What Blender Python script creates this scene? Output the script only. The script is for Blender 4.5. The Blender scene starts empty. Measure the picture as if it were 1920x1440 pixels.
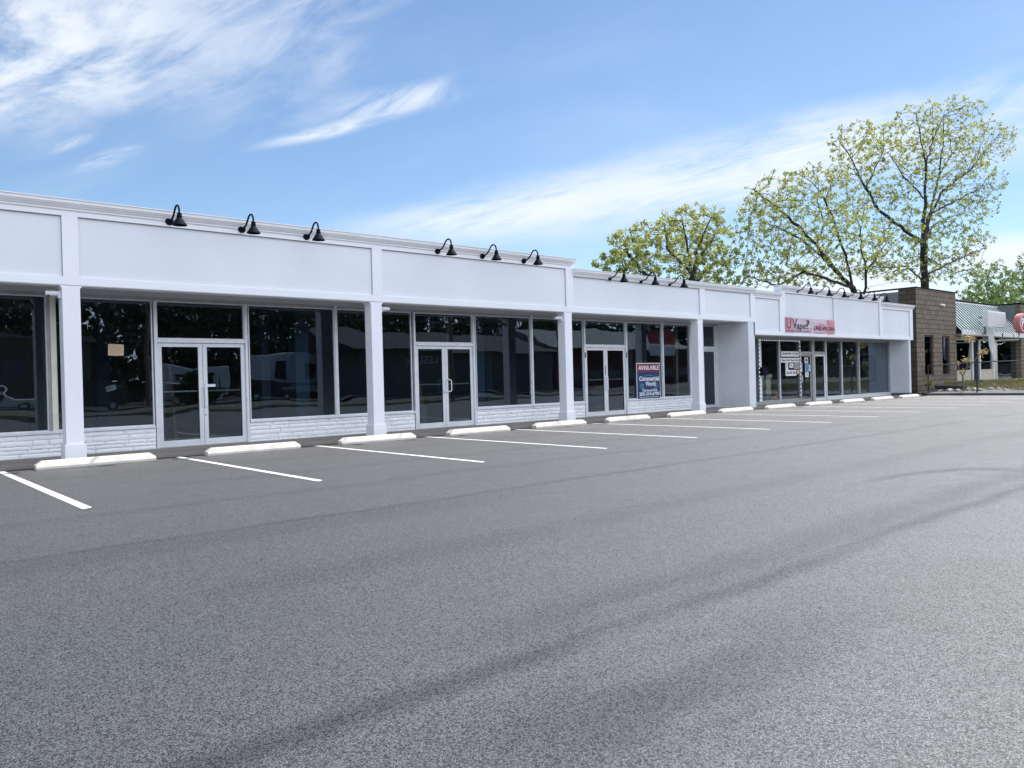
import bpy, math, random
import numpy as np
from mathutils import Vector, Matrix, noise as mn
R = math.radians
random.seed(7)
SC = bpy.context.scene
COL = SC.collection

# ------------------------------------------------------------------ camera
F = 1463.44                     # focal length in pixels of the 1920 px wide photograph
YAW, PITCH, ROLL = R(41.2997), R(-0.296), R(-1.4832)
CAMP = Vector((0.0, -14.9375, 1.25))
FW = Vector((math.sin(YAW)*math.cos(PITCH), math.cos(YAW)*math.cos(PITCH), math.sin(PITCH)))
_r = Vector((math.cos(YAW), -math.sin(YAW), 0)); _u = _r.cross(FW)
RT = _r*math.cos(ROLL) + _u*math.sin(ROLL)
UP = -_r*math.sin(ROLL) + _u*math.cos(ROLL)
cd = bpy.data.cameras.new('camera'); cam = bpy.data.objects.new('camera', cd); COL.objects.link(cam)
cam.matrix_world = Matrix(((RT.x, UP.x, -FW.x, CAMP.x), (RT.y, UP.y, -FW.y, CAMP.y), (RT.z, UP.z, -FW.z, CAMP.z), (0, 0, 0, 1)))
cd.sensor_width = 36; cd.lens = 36*F/1920; cd.clip_start = 0.1; cd.clip_end = 3000
SC.camera = cam
SC.render.resolution_x = 1024; SC.render.resolution_y = 768

def ray(px, py): return FW + RT*((px-960)/F) - UP*((py-720)/F)
def atY(px, py, y): d = ray(px, py); return CAMP + d*((y-CAMP.y)/d.y)
def atX(px, py, x): d = ray(px, py); return CAMP + d*((x-CAMP.x)/d.x)

# ------------------------------------------------------------------ light
SUN_EL, SUN_AZ = R(57), R(3.5)          # azimuth: towards +X, a little behind the facade
sd = Vector((math.cos(SUN_EL)*math.cos(SUN_AZ), math.cos(SUN_EL)*math.sin(SUN_AZ), math.sin(SUN_EL)))
ld = bpy.data.lights.new('sun', 'SUN'); ld.energy = 5.0; ld.angle = R(0.5); ld.color = (1.0, 0.96, 0.90)
lo = bpy.data.objects.new('sun', ld); COL.objects.link(lo); lo.location = (20, 0, 40)
lo.rotation_euler = (-sd).to_track_quat('-Z', 'Y').to_euler()
SC.view_settings.view_transform = 'Standard'; SC.view_settings.look = 'None'
SC.view_settings.exposure = 0.35; SC.view_settings.gamma = 1.0

W = bpy.data.worlds.new("World"); SC.world = W; W.use_nodes = True
nt = W.node_tree; nt.nodes.clear()
class NT:
    def __init__(s, t): s.t = t
    def n(s, typ, **kw):
        o = s.t.nodes.new(typ)
        for k, v in kw.items(): setattr(o, k, v)
        return o
    def l(s, a, b): s.t.links.new(a, b)
    def val(s, sock, v):
        if hasattr(v, 'links') or isinstance(v, bpy.types.NodeSocket): s.l(v, sock)
        else: sock.default_value = v
    def m(s, op, a, b=0.0, c=None, clamp=False):
        o = s.n('ShaderNodeMath', operation=op); o.use_clamp = clamp
        s.val(o.inputs[0], a); s.val(o.inputs[1], b)
        if c is not None: s.val(o.inputs[2], c)
        return o.outputs[0]
    def sm(s, v, a, b, t0=0.0, t1=1.0):
        o = s.n('ShaderNodeMapRange', interpolation_type='SMOOTHSTEP')
        s.val(o.inputs[0], v); s.val(o.inputs[1], a); s.val(o.inputs[2], b); s.val(o.inputs[3], t0); s.val(o.inputs[4], t1)
        return o.outputs[0]
    def dot(s, v, c):
        o = s.n('ShaderNodeVectorMath', operation='DOT_PRODUCT'); s.l(v, o.inputs[0]); o.inputs[1].default_value = c
        return o.outputs['Value']
    def noise(s, vec, scale, detail=4, rough=.55, dist=0.0):
        o = s.n('ShaderNodeTexNoise'); o.inputs['Scale'].default_value = scale; o.inputs['Detail'].default_value = detail
        o.inputs['Roughness'].default_value = rough; o.inputs['Distortion'].default_value = dist
        if vec is not None: s.l(vec, o.inputs['Vector'])
        return o.outputs['Fac']
    def mix(s, f, a, b, blend='MIX'):
        o = s.n('ShaderNodeMix', data_type='RGBA', blend_type=blend)
        s.val(o.inputs[0], f)
        for i, v in ((6, a), (7, b)):
            if isinstance(v, (tuple, list)): o.inputs[i].default_value = (*v[:3], 1)
            else: s.l(v, o.inputs[i])
        return o.outputs[2]
    def comb(s, x, y, z):
        o = s.n('ShaderNodeCombineXYZ'); s.val(o.inputs[0], x); s.val(o.inputs[1], y); s.val(o.inputs[2], z); return o.outputs[0]
SKY_S = 0.115
w = NT(nt)
sky = w.n('ShaderNodeTexSky', sky_type='NISHITA'); sky.sun_disc = False
sky.sun_elevation = SUN_EL; sky.sun_rotation = R(90) - SUN_AZ
sky.air_density = 1.0; sky.dust_density = 0.25; sky.ozone_density = 2.4; sky.altitude = 50
tc = w.n('ShaderNodeTexCoord'); dv = tc.outputs['Generated']
# cirrus: laid out on the sky sphere in a frame fixed to the world (gnomonic chart, 1 unit = F px)
cz = w.m('MAXIMUM', w.dot(dv, tuple(FW)), 0.08)
cu = w.m('DIVIDE', w.dot(dv, tuple(RT)), cz); cv = w.m('DIVIDE', w.dot(dv, tuple(UP)), cz)
def cloud_mask(px, py, rx, ry, ang, soft=1.0, wob=.5):
    """soft ellipse, centre / radii in the chart, ang = rise to the right"""
    du = w.m('SUBTRACT', cu, (px-960)/F); dvv = w.m('SUBTRACT', cv, (720-py)/F)
    c, s_ = math.cos(R(ang)), math.sin(R(ang))
    a = w.m('DIVIDE', w.m('ADD', w.m('MULTIPLY', du, c), w.m('MULTIPLY', dvv, s_)), rx/F)
    b = w.m('DIVIDE', w.m('SUBTRACT', w.m('MULTIPLY', dvv, c), w.m('MULTIPLY', du, s_)), ry/F)
    b = w.m('ADD', b, w.m('MULTIPLY', w.m('SUBTRACT', warp, .5), wob*2))
    d = w.m('SQRT', w.m('ADD', w.m('MULTIPLY', a, a), w.m('MULTIPLY', b, b)))
    return w.sm(d, 1.0, 1.0-soft)
warp = w.noise(w.comb(w.m('MULTIPLY', cu, 1.0), w.m('MULTIPLY', cv, 2.2), 0.3), 3.1, 5, .6)
def rot_noise(ang, su, sv, scale, detail, seed, dist=.4, rough=.6):
    c, s_ = math.cos(R(ang)), math.sin(R(ang))
    a = w.m('ADD', w.m('MULTIPLY', cu, c), w.m('MULTIPLY', cv, s_))
    b = w.m('SUBTRACT', w.m('MULTIPLY', cv, c), w.m('MULTIPLY', cu, s_))
    return w.noise(w.comb(w.m('MULTIPLY', a, su), w.m('MULTIPLY', b, sv), seed), scale, detail, rough, dist)
fib = rot_noise(12, 1.0, 5.0, 3.2, 9, 1.7, .5)
fibf = rot_noise(13, 1.0, 7.0, 9.0, 10, 6.3, .9, .68)
fib = w.m('ADD', w.m('MULTIPLY', fib, .62), w.m('MULTIPLY', fibf, .38))
fib2 = rot_noise(28, 1.0, 3.4, 5.0, 9, 4.2, .8)
puff = rot_noise(8, 1.0, 2.2, 4.5, 10, 8.1, .6, .66)
big = w.m('MULTIPLY', cloud_mask(90, 90, 620, 215, 10, .95, .8), w.sm(w.m('ADD', w.m('MULTIPLY', puff, .6), w.m('MULTIPLY', fib2, .4)), .36, .60))
big2 = w.m('MULTIPLY', cloud_mask(560, 40, 420, 210, 38, 1.0, .7), w.m('MULTIPLY', w.sm(fib2, .38, .72), .55))
st1 = w.m('MULTIPLY', cloud_mask(640, 236, 215, 21, 14, .95, .6), w.sm(fib, .40, .60))
st2 = w.m('MULTIPLY', cloud_mask(760, 185, 260, 42, 10, 1.0, .8), w.m('MULTIPLY', w.sm(fib2, .40, .66), .8))
st3 = w.m('MULTIPLY', cloud_mask(195, 300, 95, 20, 17, 1.0, .8), w.sm(fib, .40, .62))
st4 = w.m('MULTIPLY', cloud_mask(140, 268, 70, 15, 20, 1.0, .8), w.sm(fib2, .36, .66, 0, .6))
band = w.m('MULTIPLY', cloud_mask(1440, 308, 660, 105, 12, .85, .6), w.sm(w.m('ADD', w.m('MULTIPLY', fib, .7), w.m('MULTIPLY', puff, .3)), .34, .56))
band2 = w.m('MULTIPLY', cloud_mask(960, 388, 460, 74, 8, .95, .6), w.m('MULTIPLY', w.sm(fib, .36, .58), 1.0))
band3 = w.m('MULTIPLY', cloud_mask(1900, 215, 330, 120, 20, 1.0, .6), w.m('MULTIPLY', w.sm(fib2, .30, .62), .9))
low = w.m('MULTIPLY', cloud_mask(1900, 480, 170, 55, 4, .8, .4), .95)
low2 = w.m('MULTIPLY', cloud_mask(1600, 560, 420, 120, 3, 1.0, .3), .97)
veil = w.m('MULTIPLY', w.sm(rot_noise(20, 1.0, 2.5, 1.6, 7, 12.0, .6), .46, .80), .16)
tot = veil
for c_ in (big, big2, st1, st2, st3, st4, band, band2, band3, low, low2):
    tot = w.m('SUBTRACT', 1.0, w.m('MULTIPLY', w.m('SUBTRACT', 1.0, tot), w.m('SUBTRACT', 1.0, c_)))
behind = w.sm(w.dot(dv, tuple(FW)), .05, .3)
tot = w.m('MULTIPLY', w.m('MULTIPLY', tot, behind), .93)
skyc = w.mix(0.0, sky.outputs[0], (0, 0, 0))
lift = w.n('ShaderNodeVectorMath', operation='MULTIPLY'); w.l(skyc, lift.inputs[0]); lift.inputs[1].default_value = (.94, .995, 1.03)
cc = w.mix(tot, lift.outputs[0], (6.6, 7.0, 7.5))
# unseen street-side clouds, added behind the camera to brighten the shaded facade
fillcl = w.noise(dv, 2.3, 6, .6, .3)
cm = w.m('MULTIPLY', w.sm(w.dot(dv, (.15, -1, .0)), .05, .45), w.sm(fillcl, .34, .52))
cc = w.mix(w.m('MULTIPLY', cm, .95), cc, (13.3, 14.3, 16.4))
bg = w.n('ShaderNodeBackground'); w.l(cc, bg.inputs[0]); bg.inputs[1].default_value = SKY_S
wo = w.n('ShaderNodeOutputWorld'); w.l(bg.outputs[0], wo.inputs[0])

# ------------------------------------------------------------------ materials
MATS = {}
def mat(name, col, rough=.6, metal=0.0, var=.06, vscale=3.0, bump=0.0, bscale=40.0, dirt=0.0, dirtcol=(.2, .18, .15), spec=.5, fine=0.0):
    m = bpy.data.materials.new(name); m.use_nodes = True; t = NT(m.node_tree)
    b = m.node_tree.nodes['Principled BSDF']
    g = t.n('ShaderNodeNewGeometry').outputs['Position']
    n1 = t.noise(g, vscale, 5)
    f = t.sm(n1, .3, .7, 1-var, 1+var)
    c = t.mix(1.0, tuple(col), t.comb(f, f, f), 'MULTIPLY')
    if fine:
        n3 = t.noise(g, 60, 3); f3 = t.sm(n3, .3, .7, 1-fine, 1+fine); c = t.mix(1.0, c, t.comb(f3, f3, f3), 'MULTIPLY')
    if dirt:
        n2 = t.noise(g, 1.3, 7, .65); c = t.mix(t.sm(n2, .5, .78, 0, dirt), c, tuple(dirtcol))
    t.l(c, b.inputs['Base Color'])
    b.inputs['Roughness'].default_value = rough; b.inputs['Metallic'].default_value = metal
    b.inputs['Specular IOR Level'].default_value = spec
    rr = t.m('ADD', t.m('MULTIPLY', t.m('SUBTRACT', n1, .5), .15), rough, clamp=True); t.l(rr, b.inputs['Roughness'])
    if bump:
        bp = t.n('ShaderNodeBump'); bp.inputs['Strength'].default_value = bump; bp.inputs['Distance'].default_value = .01
        t.l(t.noise(g, bscale, 4), bp.inputs['Height']); t.l(bp.outputs[0], b.inputs['Normal'])
    MATS[name] = m
    return m
M_white = mat('white_trim_paint', (.85, .86, .89), .5, var=.02, vscale=.8, dirt=.05, dirtcol=(.55, .55, .55))
M_panel = mat('white_panel_paint', (.76, .785, .82), .55, var=.035, vscale=.5, bump=.05, bscale=15, dirt=.06, dirtcol=(.58, .58, .6))
M_cornice = mat('cornice_paint', (.80, .80, .82), .5, var=.03)
M_edgeshade = mat('panel_edge_shade', (.16, .17, .20), .8)  # dark tone for the painted shade along the panel edges
M_stucco = mat('grey_white_stucco', (.70, .72, .76), .85, var=.06, vscale=.9, bump=.5, bscale=60, dirt=.12, dirtcol=(.4, .4, .42))
M_stone = mat('white_painted_stone', (.88, .89, .91), .6, var=.04, vscale=6, bump=.6, bscale=22, dirt=.12, dirtcol=(.5, .5, .52))
M_mortar = mat('painted_mortar', (.45, .46, .49), .8, var=.05)
M_soffit = mat('soffit_board', (.50, .50, .50), .6, var=.06, vscale=1.2, dirt=.15)
M_alu = mat('brushed_aluminium', (.74, .76, .79), .42, metal=.3, var=.05, vscale=5)
M_alud = mat('weathered_aluminium', (.36, .36, .36), .5, metal=.4, var=.1, vscale=5, dirt=.3)
M_dark = mat('dark_gasket', (.03, .03, .035), .5)
M_black = mat('black_enamel', (.004, .006, .014), .75, var=.2, spec=.12)
M_shadein = mat('lamp_inside_white', (.7, .7, .7), .5)
M_concrete = mat('concrete', (.22, .20, .17), .9, var=.12, vscale=2, bump=.5, bscale=50, dirt=.5, dirtcol=(.18, .17, .15), fine=.1)
M_stopm = mat('wheel_stop_paint', (.64, .61, .54), .85, var=.10, vscale=5, bump=.5, bscale=45, dirt=.5, dirtcol=(.44, .41, .36), fine=.07)
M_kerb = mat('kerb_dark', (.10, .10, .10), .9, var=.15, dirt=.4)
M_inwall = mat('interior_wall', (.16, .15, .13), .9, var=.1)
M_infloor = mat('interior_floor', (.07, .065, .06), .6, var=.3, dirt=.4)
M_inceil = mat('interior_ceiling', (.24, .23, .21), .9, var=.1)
M_inpil = mat('interior_pillar', (.10, .15, .20), .8)
M_roof = mat('flat_roof', (.2, .2, .2), .9)
M_plastic = mat('white_plastic', (.75, .76, .78), .4)
M_red = mat('red_enamel', (.42, .035, .045), .4, var=.08)
M_redf = mat('faded_red', (.62, .22, .20), .55, var=.12)
M_tan = mat('tan_render', (.50, .46, .36), .85, var=.08, dirt=.2)
M_tanpan = mat('tan_panel', (.58, .53, .42), .8, var=.05, fine=.1)
M_green = mat('green_metal_seam', (.025, .06, .05), .4, metal=.2, var=.15)
M_greenp = mat('pale_green_metal_pan', (.60, .66, .65), .35, metal=.1, var=.1, vscale=1.5)
M_greycl = mat('grey_cladding', (.17, .18, .18), .8, var=.08, dirt=.2)
M_galv = mat('galvanised_steel', (.22, .24, .26), .45, metal=.6)
M_fence = mat('dark_coated_steel', (.04, .05, .055), .5, metal=.2)
M_wood = mat('weathered_wood', (.24, .17, .11), .85, var=.2, vscale=9, bump=.5, bscale=30)
M_paper = mat('paper', (.78, .78, .76), .8, var=.03)
M_kraft = mat('kraft_paper', (.62, .47, .32), .85, var=.06)
M_line = mat('road_paint', (.66, .66, .65), .8, var=.08, vscale=3, dirt=.45, dirtcol=(.28, .28, .28), fine=.14, bump=.4, bscale=90)
M_ink = mat('black_ink', (.02, .02, .025), .6)
M_inkgrey = mat('grey_ink', (.18, .18, .2), .6)
M_blue = mat('navy_print', (.007, .035, .13), .35)
M_redp = mat('crimson_print', (.20, .010, .022), .35)
M_whp = mat('white_print', (.78, .8, .84), .4)
M_ltblue = mat('light_blue_print', (.14, .30, .50), .5)
M_pink = mat('pink_print', (.60, .25, .30), .45, var=.08)
M_pinkl = mat('pale_pink_print', (.62, .50, .56), .45, var=.05)
M_orange = mat('orange_plastic', (.65, .25, .04), .5)
M_cream = mat('cream_plastic', (.72, .70, .60), .5)
M_greycloth = mat('torn_white_cloth', (.60, .61, .62), .8, var=.08)
M_darkwood = mat('dark_wood', (.09, .05, .04), .6)

def cmu(nm='tan_concrete_block', k=1.0):
    m = bpy.data.materials.new(nm); m.use_nodes = True; t = NT(m.node_tree); b = m.node_tree.nodes['Principled BSDF']
    g = t.n('ShaderNodeNewGeometry'); sp = t.n('ShaderNodeSeparateXYZ'); t.l(g.outputs['Position'], sp.inputs[0])
    v = t.comb(t.m('ADD', sp.outputs[0], sp.outputs[1]), sp.outputs[2], 0.0)
    br = t.n('ShaderNodeTexBrick'); t.l(v, br.inputs['Vector']); br.inputs['Scale'].default_value = 1
    br.inputs['Brick Width'].default_value = .46; br.inputs['Row Height'].default_value = .23; br.inputs['Mortar Size'].default_value = .016
    br.inputs['Mortar Smooth'].default_value = .3; br.offset = .5
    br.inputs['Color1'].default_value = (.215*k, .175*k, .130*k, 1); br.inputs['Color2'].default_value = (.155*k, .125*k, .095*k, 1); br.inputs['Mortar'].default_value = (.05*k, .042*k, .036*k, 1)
    n = t.noise(g.outputs['Position'], 18, 6, .7); c = t.mix(1.0, br.outputs['Color'], t.comb(t.sm(n, .3, .7, .75, 1.25), t.sm(n, .3, .7, .75, 1.25), t.sm(n, .3, .7, .78, 1.2)), 'MULTIPLY')
    t.l(c, b.inputs['Base Color']); b.inputs['Roughness'].default_value = .92
    bp = t.n('ShaderNodeBump'); bp.inputs['Strength'].default_value = .7; bp.inputs['Distance'].default_value = .02
    h = t.m('ADD', t.m('MULTIPLY', t.m('SUBTRACT', 1.0, br.outputs['Fac']), .8), t.m('MULTIPLY', n, .5))
    t.l(h, bp.inputs['Height']); t.l(bp.outputs[0], b.inputs['Normal']); return m
M_cmu = cmu(); M_cmushade = cmu('shade_tinted_block', .42)  # second copy is darker: shade of the left-facing wall put into its colour

def glass(name, refl, tint, wave=.006, seed=0.0):
    m = bpy.data.materials.new(name); m.use_nodes = True; t = NT(m.node_tree)
    m.node_tree.nodes.remove(m.node_tree.nodes['Principled BSDF']); out = m.node_tree.nodes['Material Output']
    g = t.n('ShaderNodeNewGeometry').outputs['Position']
    bp = t.n('ShaderNodeBump'); bp.inputs['Strength'].default_value = 1.0; bp.inputs['Distance'].default_value = wave
    mp = t.n('ShaderNodeMapping'); t.l(g, mp.inputs[0]); mp.inputs['Location'].default_value = (seed, 0, seed); mp.inputs['Scale'].default_value = (.7, 1, 1.7)
    t.l(t.noise(mp.outputs[0], .9, 1.5, .4), bp.inputs['Height'])
    gl = t.n('ShaderNodeBsdfGlossy'); gl.inputs['Roughness'].default_value = .0; gl.inputs['Color'].default_value = (.70, .84, 1, 1); t.l(bp.outputs[0], gl.inputs['Normal'])
    tr = t.n('ShaderNodeBsdfTransparent'); tr.inputs[0].default_value = (*tint, 1)
    fr = t.n('ShaderNodeFresnel'); fr.inputs['IOR'].default_value = 1.5
    f = t.m('ADD', t.m('MULTIPLY', fr.outputs[0], 1.9), refl, clamp=True)
    mx = t.n('ShaderNodeMixShader'); t.l(f, mx.inputs[0]); t.l(tr.outputs[0], mx.inputs[1]); t.l(gl.outputs[0], mx.inputs[2]); t.l(mx.outputs[0], out.inputs[0])
    return m
M_glass = [glass('shop_glass_%d' % i, .045, (.58, .66, .70), .0034, i*3.7) for i in range(4)]
M_glassv = glass('vape_shop_glass', .02, (.84, .90, .90), .0015, 21.0)
M_glassd = glass('dark_glass', .0, (.10, .13, .18), .003, 9.0)

def asphalt():
    m = bpy.data.materials.new('parking_lot_asphalt'); m.use_nodes = True; t = NT(m.node_tree); b = m.node_tree.nodes['Principled BSDF']
    g = t.n('ShaderNodeNewGeometry').outputs['Position']
    sp = t.n('ShaderNodeSeparateXYZ'); t.l(g, sp.inputs[0]); X, Y = sp.outputs[0], sp.outputs[1]
    vo = t.n('ShaderNodeTexVoronoi'); vo.inputs['Scale'].default_value = 172; t.l(g, vo.inputs['Vector'])
    sc = t.n('ShaderNodeSeparateColor'); t.l(vo.outputs['Color'], sc.inputs[0])
    vo2 = t.n('ShaderNodeTexVoronoi'); vo2.inputs['Scale'].default_value = 132; t.l(g, vo2.inputs['Vector'])
    sc2 = t.n('ShaderNodeSeparateColor'); t.l(vo2.outputs['Color'], sc2.inputs[0])
    ramp = t.n('ShaderNodeValToRGB'); t.l(sc.outputs[0], ramp.inputs[0]); e = ramp.color_ramp.elements
    e[0].position = 0; e[0].color = (.008, .009, .011, 1); e[1].position = 1; e[1].color = (.15, .15, .15, 1)
    for p_, c_ in ((.3, .015), (.62, .023), (.88, .036), (.97, .07)):
        k = ramp.color_ramp.elements.new(p_); k.color = (c_*.98, c_, c_*1.04, 1)
    # dark pits between the chips
    gap = t.m('MULTIPLY', t.sm(vo.outputs['Distance'], .38, .62), .75)
    pitm = t.m('MAXIMUM', gap, t.sm(sc2.outputs[1], .70, .78))
    c = t.mix(t.m('MULTIPLY', pitm, .9), ramp.outputs[0], (.005, .0055, .007))
    # broad blotches, patches of looser and tighter texture
    n1 = t.noise(g, .55, 6, .6, .6); n2 = t.noise(g, 3.5, 5, .6)
    f = t.m('MULTIPLY', t.sm(n1, .3, .72, .66, 1.3), t.sm(n2, .3, .7, .88, 1.12))
    # old wheel tracks running along the lot
    wob = t.m('MULTIPLY', t.m('SUBTRACT', t.noise(t.comb(t.m('MULTIPLY', X, .35), 0.0, 0.0), 1.0, 4), .5), .35)
    Yw = t.m('ADD', Y, wob)
    brk = t.noise(t.comb(t.m('MULTIPLY', X, .5), t.m('MULTIPLY', Y, 2.2), 3.0), 1.0, 5, .65)
    def track(y0, hw, amt, x0=-50, x1=60, hard=.5):
        d = t.m('ABSOLUTE', t.m('SUBTRACT', Yw, y0))
        k = t.m('MULTIPLY', t.sm(d, hw, hw*hard), amt)
        k = t.m('MULTIPLY', t.m('MULTIPLY', k, .85), t.sm(brk, .26, .52))
        return t.m('MULTIPLY', k, t.m('MULTIPLY', t.sm(X, x0, x0+1.2), t.sm(X, x1, x1-3)))
    dk = None
    for a in ((-12.33, .17, .52, -20, 16, .0), (-12.02, .42, .34, 1.8, 14, .0), (-13.0, .55, .50, 1.0, 5.0, .0), (-8.15, .14, .42, 0, 30, .0), (-8.45, .5, .20, -8, 7, .2),
              (-6.3, .22, .20, -8, 24, .2), (-4.4, .30, .16, 3, 30, .2), (-10.2, .35, .18, 1, 20, .2), (-13.8, .3, .28, .3, 3, .2), (-7.0, .16, .22, 16, 38, .2), (-2.2, .3, .15, -2, 30, .2)):
        k = track(*a); dk = k if dk is None else t.m('MAXIMUM', dk, k)
    # a turning scuff
    dx = t.m('SUBTRACT', X, 8.9); dy = t.m('SUBTRACT', Y, -11.75)
    rr = t.m('SQRT', t.m('ADD', t.m('MULTIPLY', dx, dx), t.m('MULTIPLY', t.m('MULTIPLY', dy, dy), 6.0)))
    arc = t.m('MULTIPLY', t.m('MULTIPLY', t.sm(t.m('ABSOLUTE', t.m('SUBTRACT', rr, 1.9)), .34, .03), .38), t.sm(X, 8.2, 9.6))
    dk = t.m('MAXIMUM', dk, arc)
    # oil drips in the bays
    vo3 = t.n('ShaderNodeTexVoronoi'); vo3.inputs['Scale'].default_value = .42; t.l(g, vo3.inputs['Vector'])
    drip = t.m('MULTIPLY', t.sm(t.m('ADD', vo3.outputs['Distance'], t.m('MULTIPLY', n2, .10)), .145, .085), .45)
    dk = t.m('MINIMUM', dk, .8)
    f = t.m('MULTIPLY', f, t.m('SUBTRACT', 1.0, dk))
    c = t.mix(1.0, c, t.comb(f, f, t.m('MULTIPLY', f, 1.02)), 'MULTIPLY')
    # pale dusty smears
    n4 = t.noise(t.comb(t.m('MULTIPLY', X, .5), t.m('MULTIPLY', Y, 1.8), 9.0), 1.0, 6, .7)
    c = t.mix(t.sm(n4, .60, .82, 0, .22), c, (.10, .097, .088))
    t.l(c, b.inputs['Base Color'])
    t.l(t.sm(n1, .3, .7, .60, .52), b.inputs['Roughness']); b.inputs['IOR'].default_value = 2.05; t.l(t.m('MULTIPLY', t.m('SUBTRACT', 1.0, t.m('MULTIPLY', dk, .78)), t.m('SUBTRACT', 1.0, t.m('MULTIPLY', pitm, .75))), b.inputs['Specular IOR Level'])
    bp = t.n('ShaderNodeBump'); bp.inputs['Strength'].default_value = .8; bp.inputs['Distance'].default_value = .007
    hh = t.m('ADD', t.m('MULTIPLY', sc.outputs[0], .6), t.m('SUBTRACT', t.m('MULTIPLY', t.noise(g, 220, 2), .5), t.m('MULTIPLY', pitm, .9)))
    t.l(hh, bp.inputs['Height']); t.l(bp.outputs[0], b.inputs['Normal'])
    return m
M_asph = asphalt()
M_asph2 = mat('street_asphalt', (.07, .07, .072), .85, var=.15, vscale=.6, fine=.2)
M_berm = mat('old_asphalt_berm', (.13, .13, .135), .9, var=.2, vscale=2, fine=.3, dirt=.4, dirtcol=(.07, .065, .05))
M_soil = mat('soil', (.10, .085, .06), .95, var=.3, vscale=3, fine=.3)
M_lawn = mat('lawn_ground', (.075, .10, .03), .95, var=.3, vscale=.8, fine=.3)

def leafmat(name, c1, c2, trans=.55):
    m = bpy.data.materials.new(name); m.use_nodes = True; t = NT(m.node_tree)
    m.node_tree.nodes.remove(m.node_tree.nodes['Principled BSDF']); out = m.node_tree.nodes['Material Output']
    g = t.n('ShaderNodeNewGeometry')
    n = t.noise(g.outputs['Position'], .45, 4); r = t.n('ShaderNodeNewGeometry').outputs['Random Per Island']
    c = t.mix(t.m('ADD', t.m('MULTIPLY', t.sm(n, .35, .65), .6), t.m('MULTIPLY', r, .4)), c1, c2)
    d = t.n('ShaderNodeBsdfDiffuse'); t.l(c, d.inputs[0])
    tr = t.n('ShaderNodeBsdfTranslucent'); t.l(t.mix(1.0, c, (1.25, 1.2, .55), 'MULTIPLY'), tr.inputs[0])
    gl = t.n('ShaderNodeBsdfGlossy'); gl.inputs['Roughness'].default_value = .45; gl.inputs[0].default_value = (.8, .9, 1, 1)
    mx = t.n('ShaderNodeMixShader'); mx.inputs[0].default_value = trans; t.l(d.outputs[0], mx.inputs[1]); t.l(tr.outputs[0], mx.inputs[2])
    m2 = t.n('ShaderNodeMixShader'); m2.inputs[0].default_value = .05; t.l(mx.outputs[0], m2.inputs[1]); t.l(gl.outputs[0], m2.inputs[2])
    t.l(m2.outputs[0], out.inputs[0]); return m
M_leaf = leafmat('spring_leaves', (.23, .27, .09), (.43, .45, .19), .6)
M_leaf2 = leafmat('fresh_green_leaves', (.10, .16, .045), (.17, .23, .07))
M_leafd = leafmat('dark_evergreen_leaves', (.012, .028, .012), (.03, .055, .02), .2)
M_leafy = leafmat('yellow_green_leaves', (.34, .30, .09), (.45, .30, .13), .4)
M_grass = leafmat('grass_blades', (.10, .115, .04), (.26, .23, .10), .3)
M_bark = mat('bark', (.030, .026, .024), .95, var=.25, vscale=4, bump=.7, bscale=12)
M_barkl = mat('young_bark', (.20, .17, .13), .9, var=.2)
M_brownb = mat('brown_building', (.16, .12, .09), .9, var=.1)
M_winb = mat('far_window', (.10, .12, .14), .3)

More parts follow.
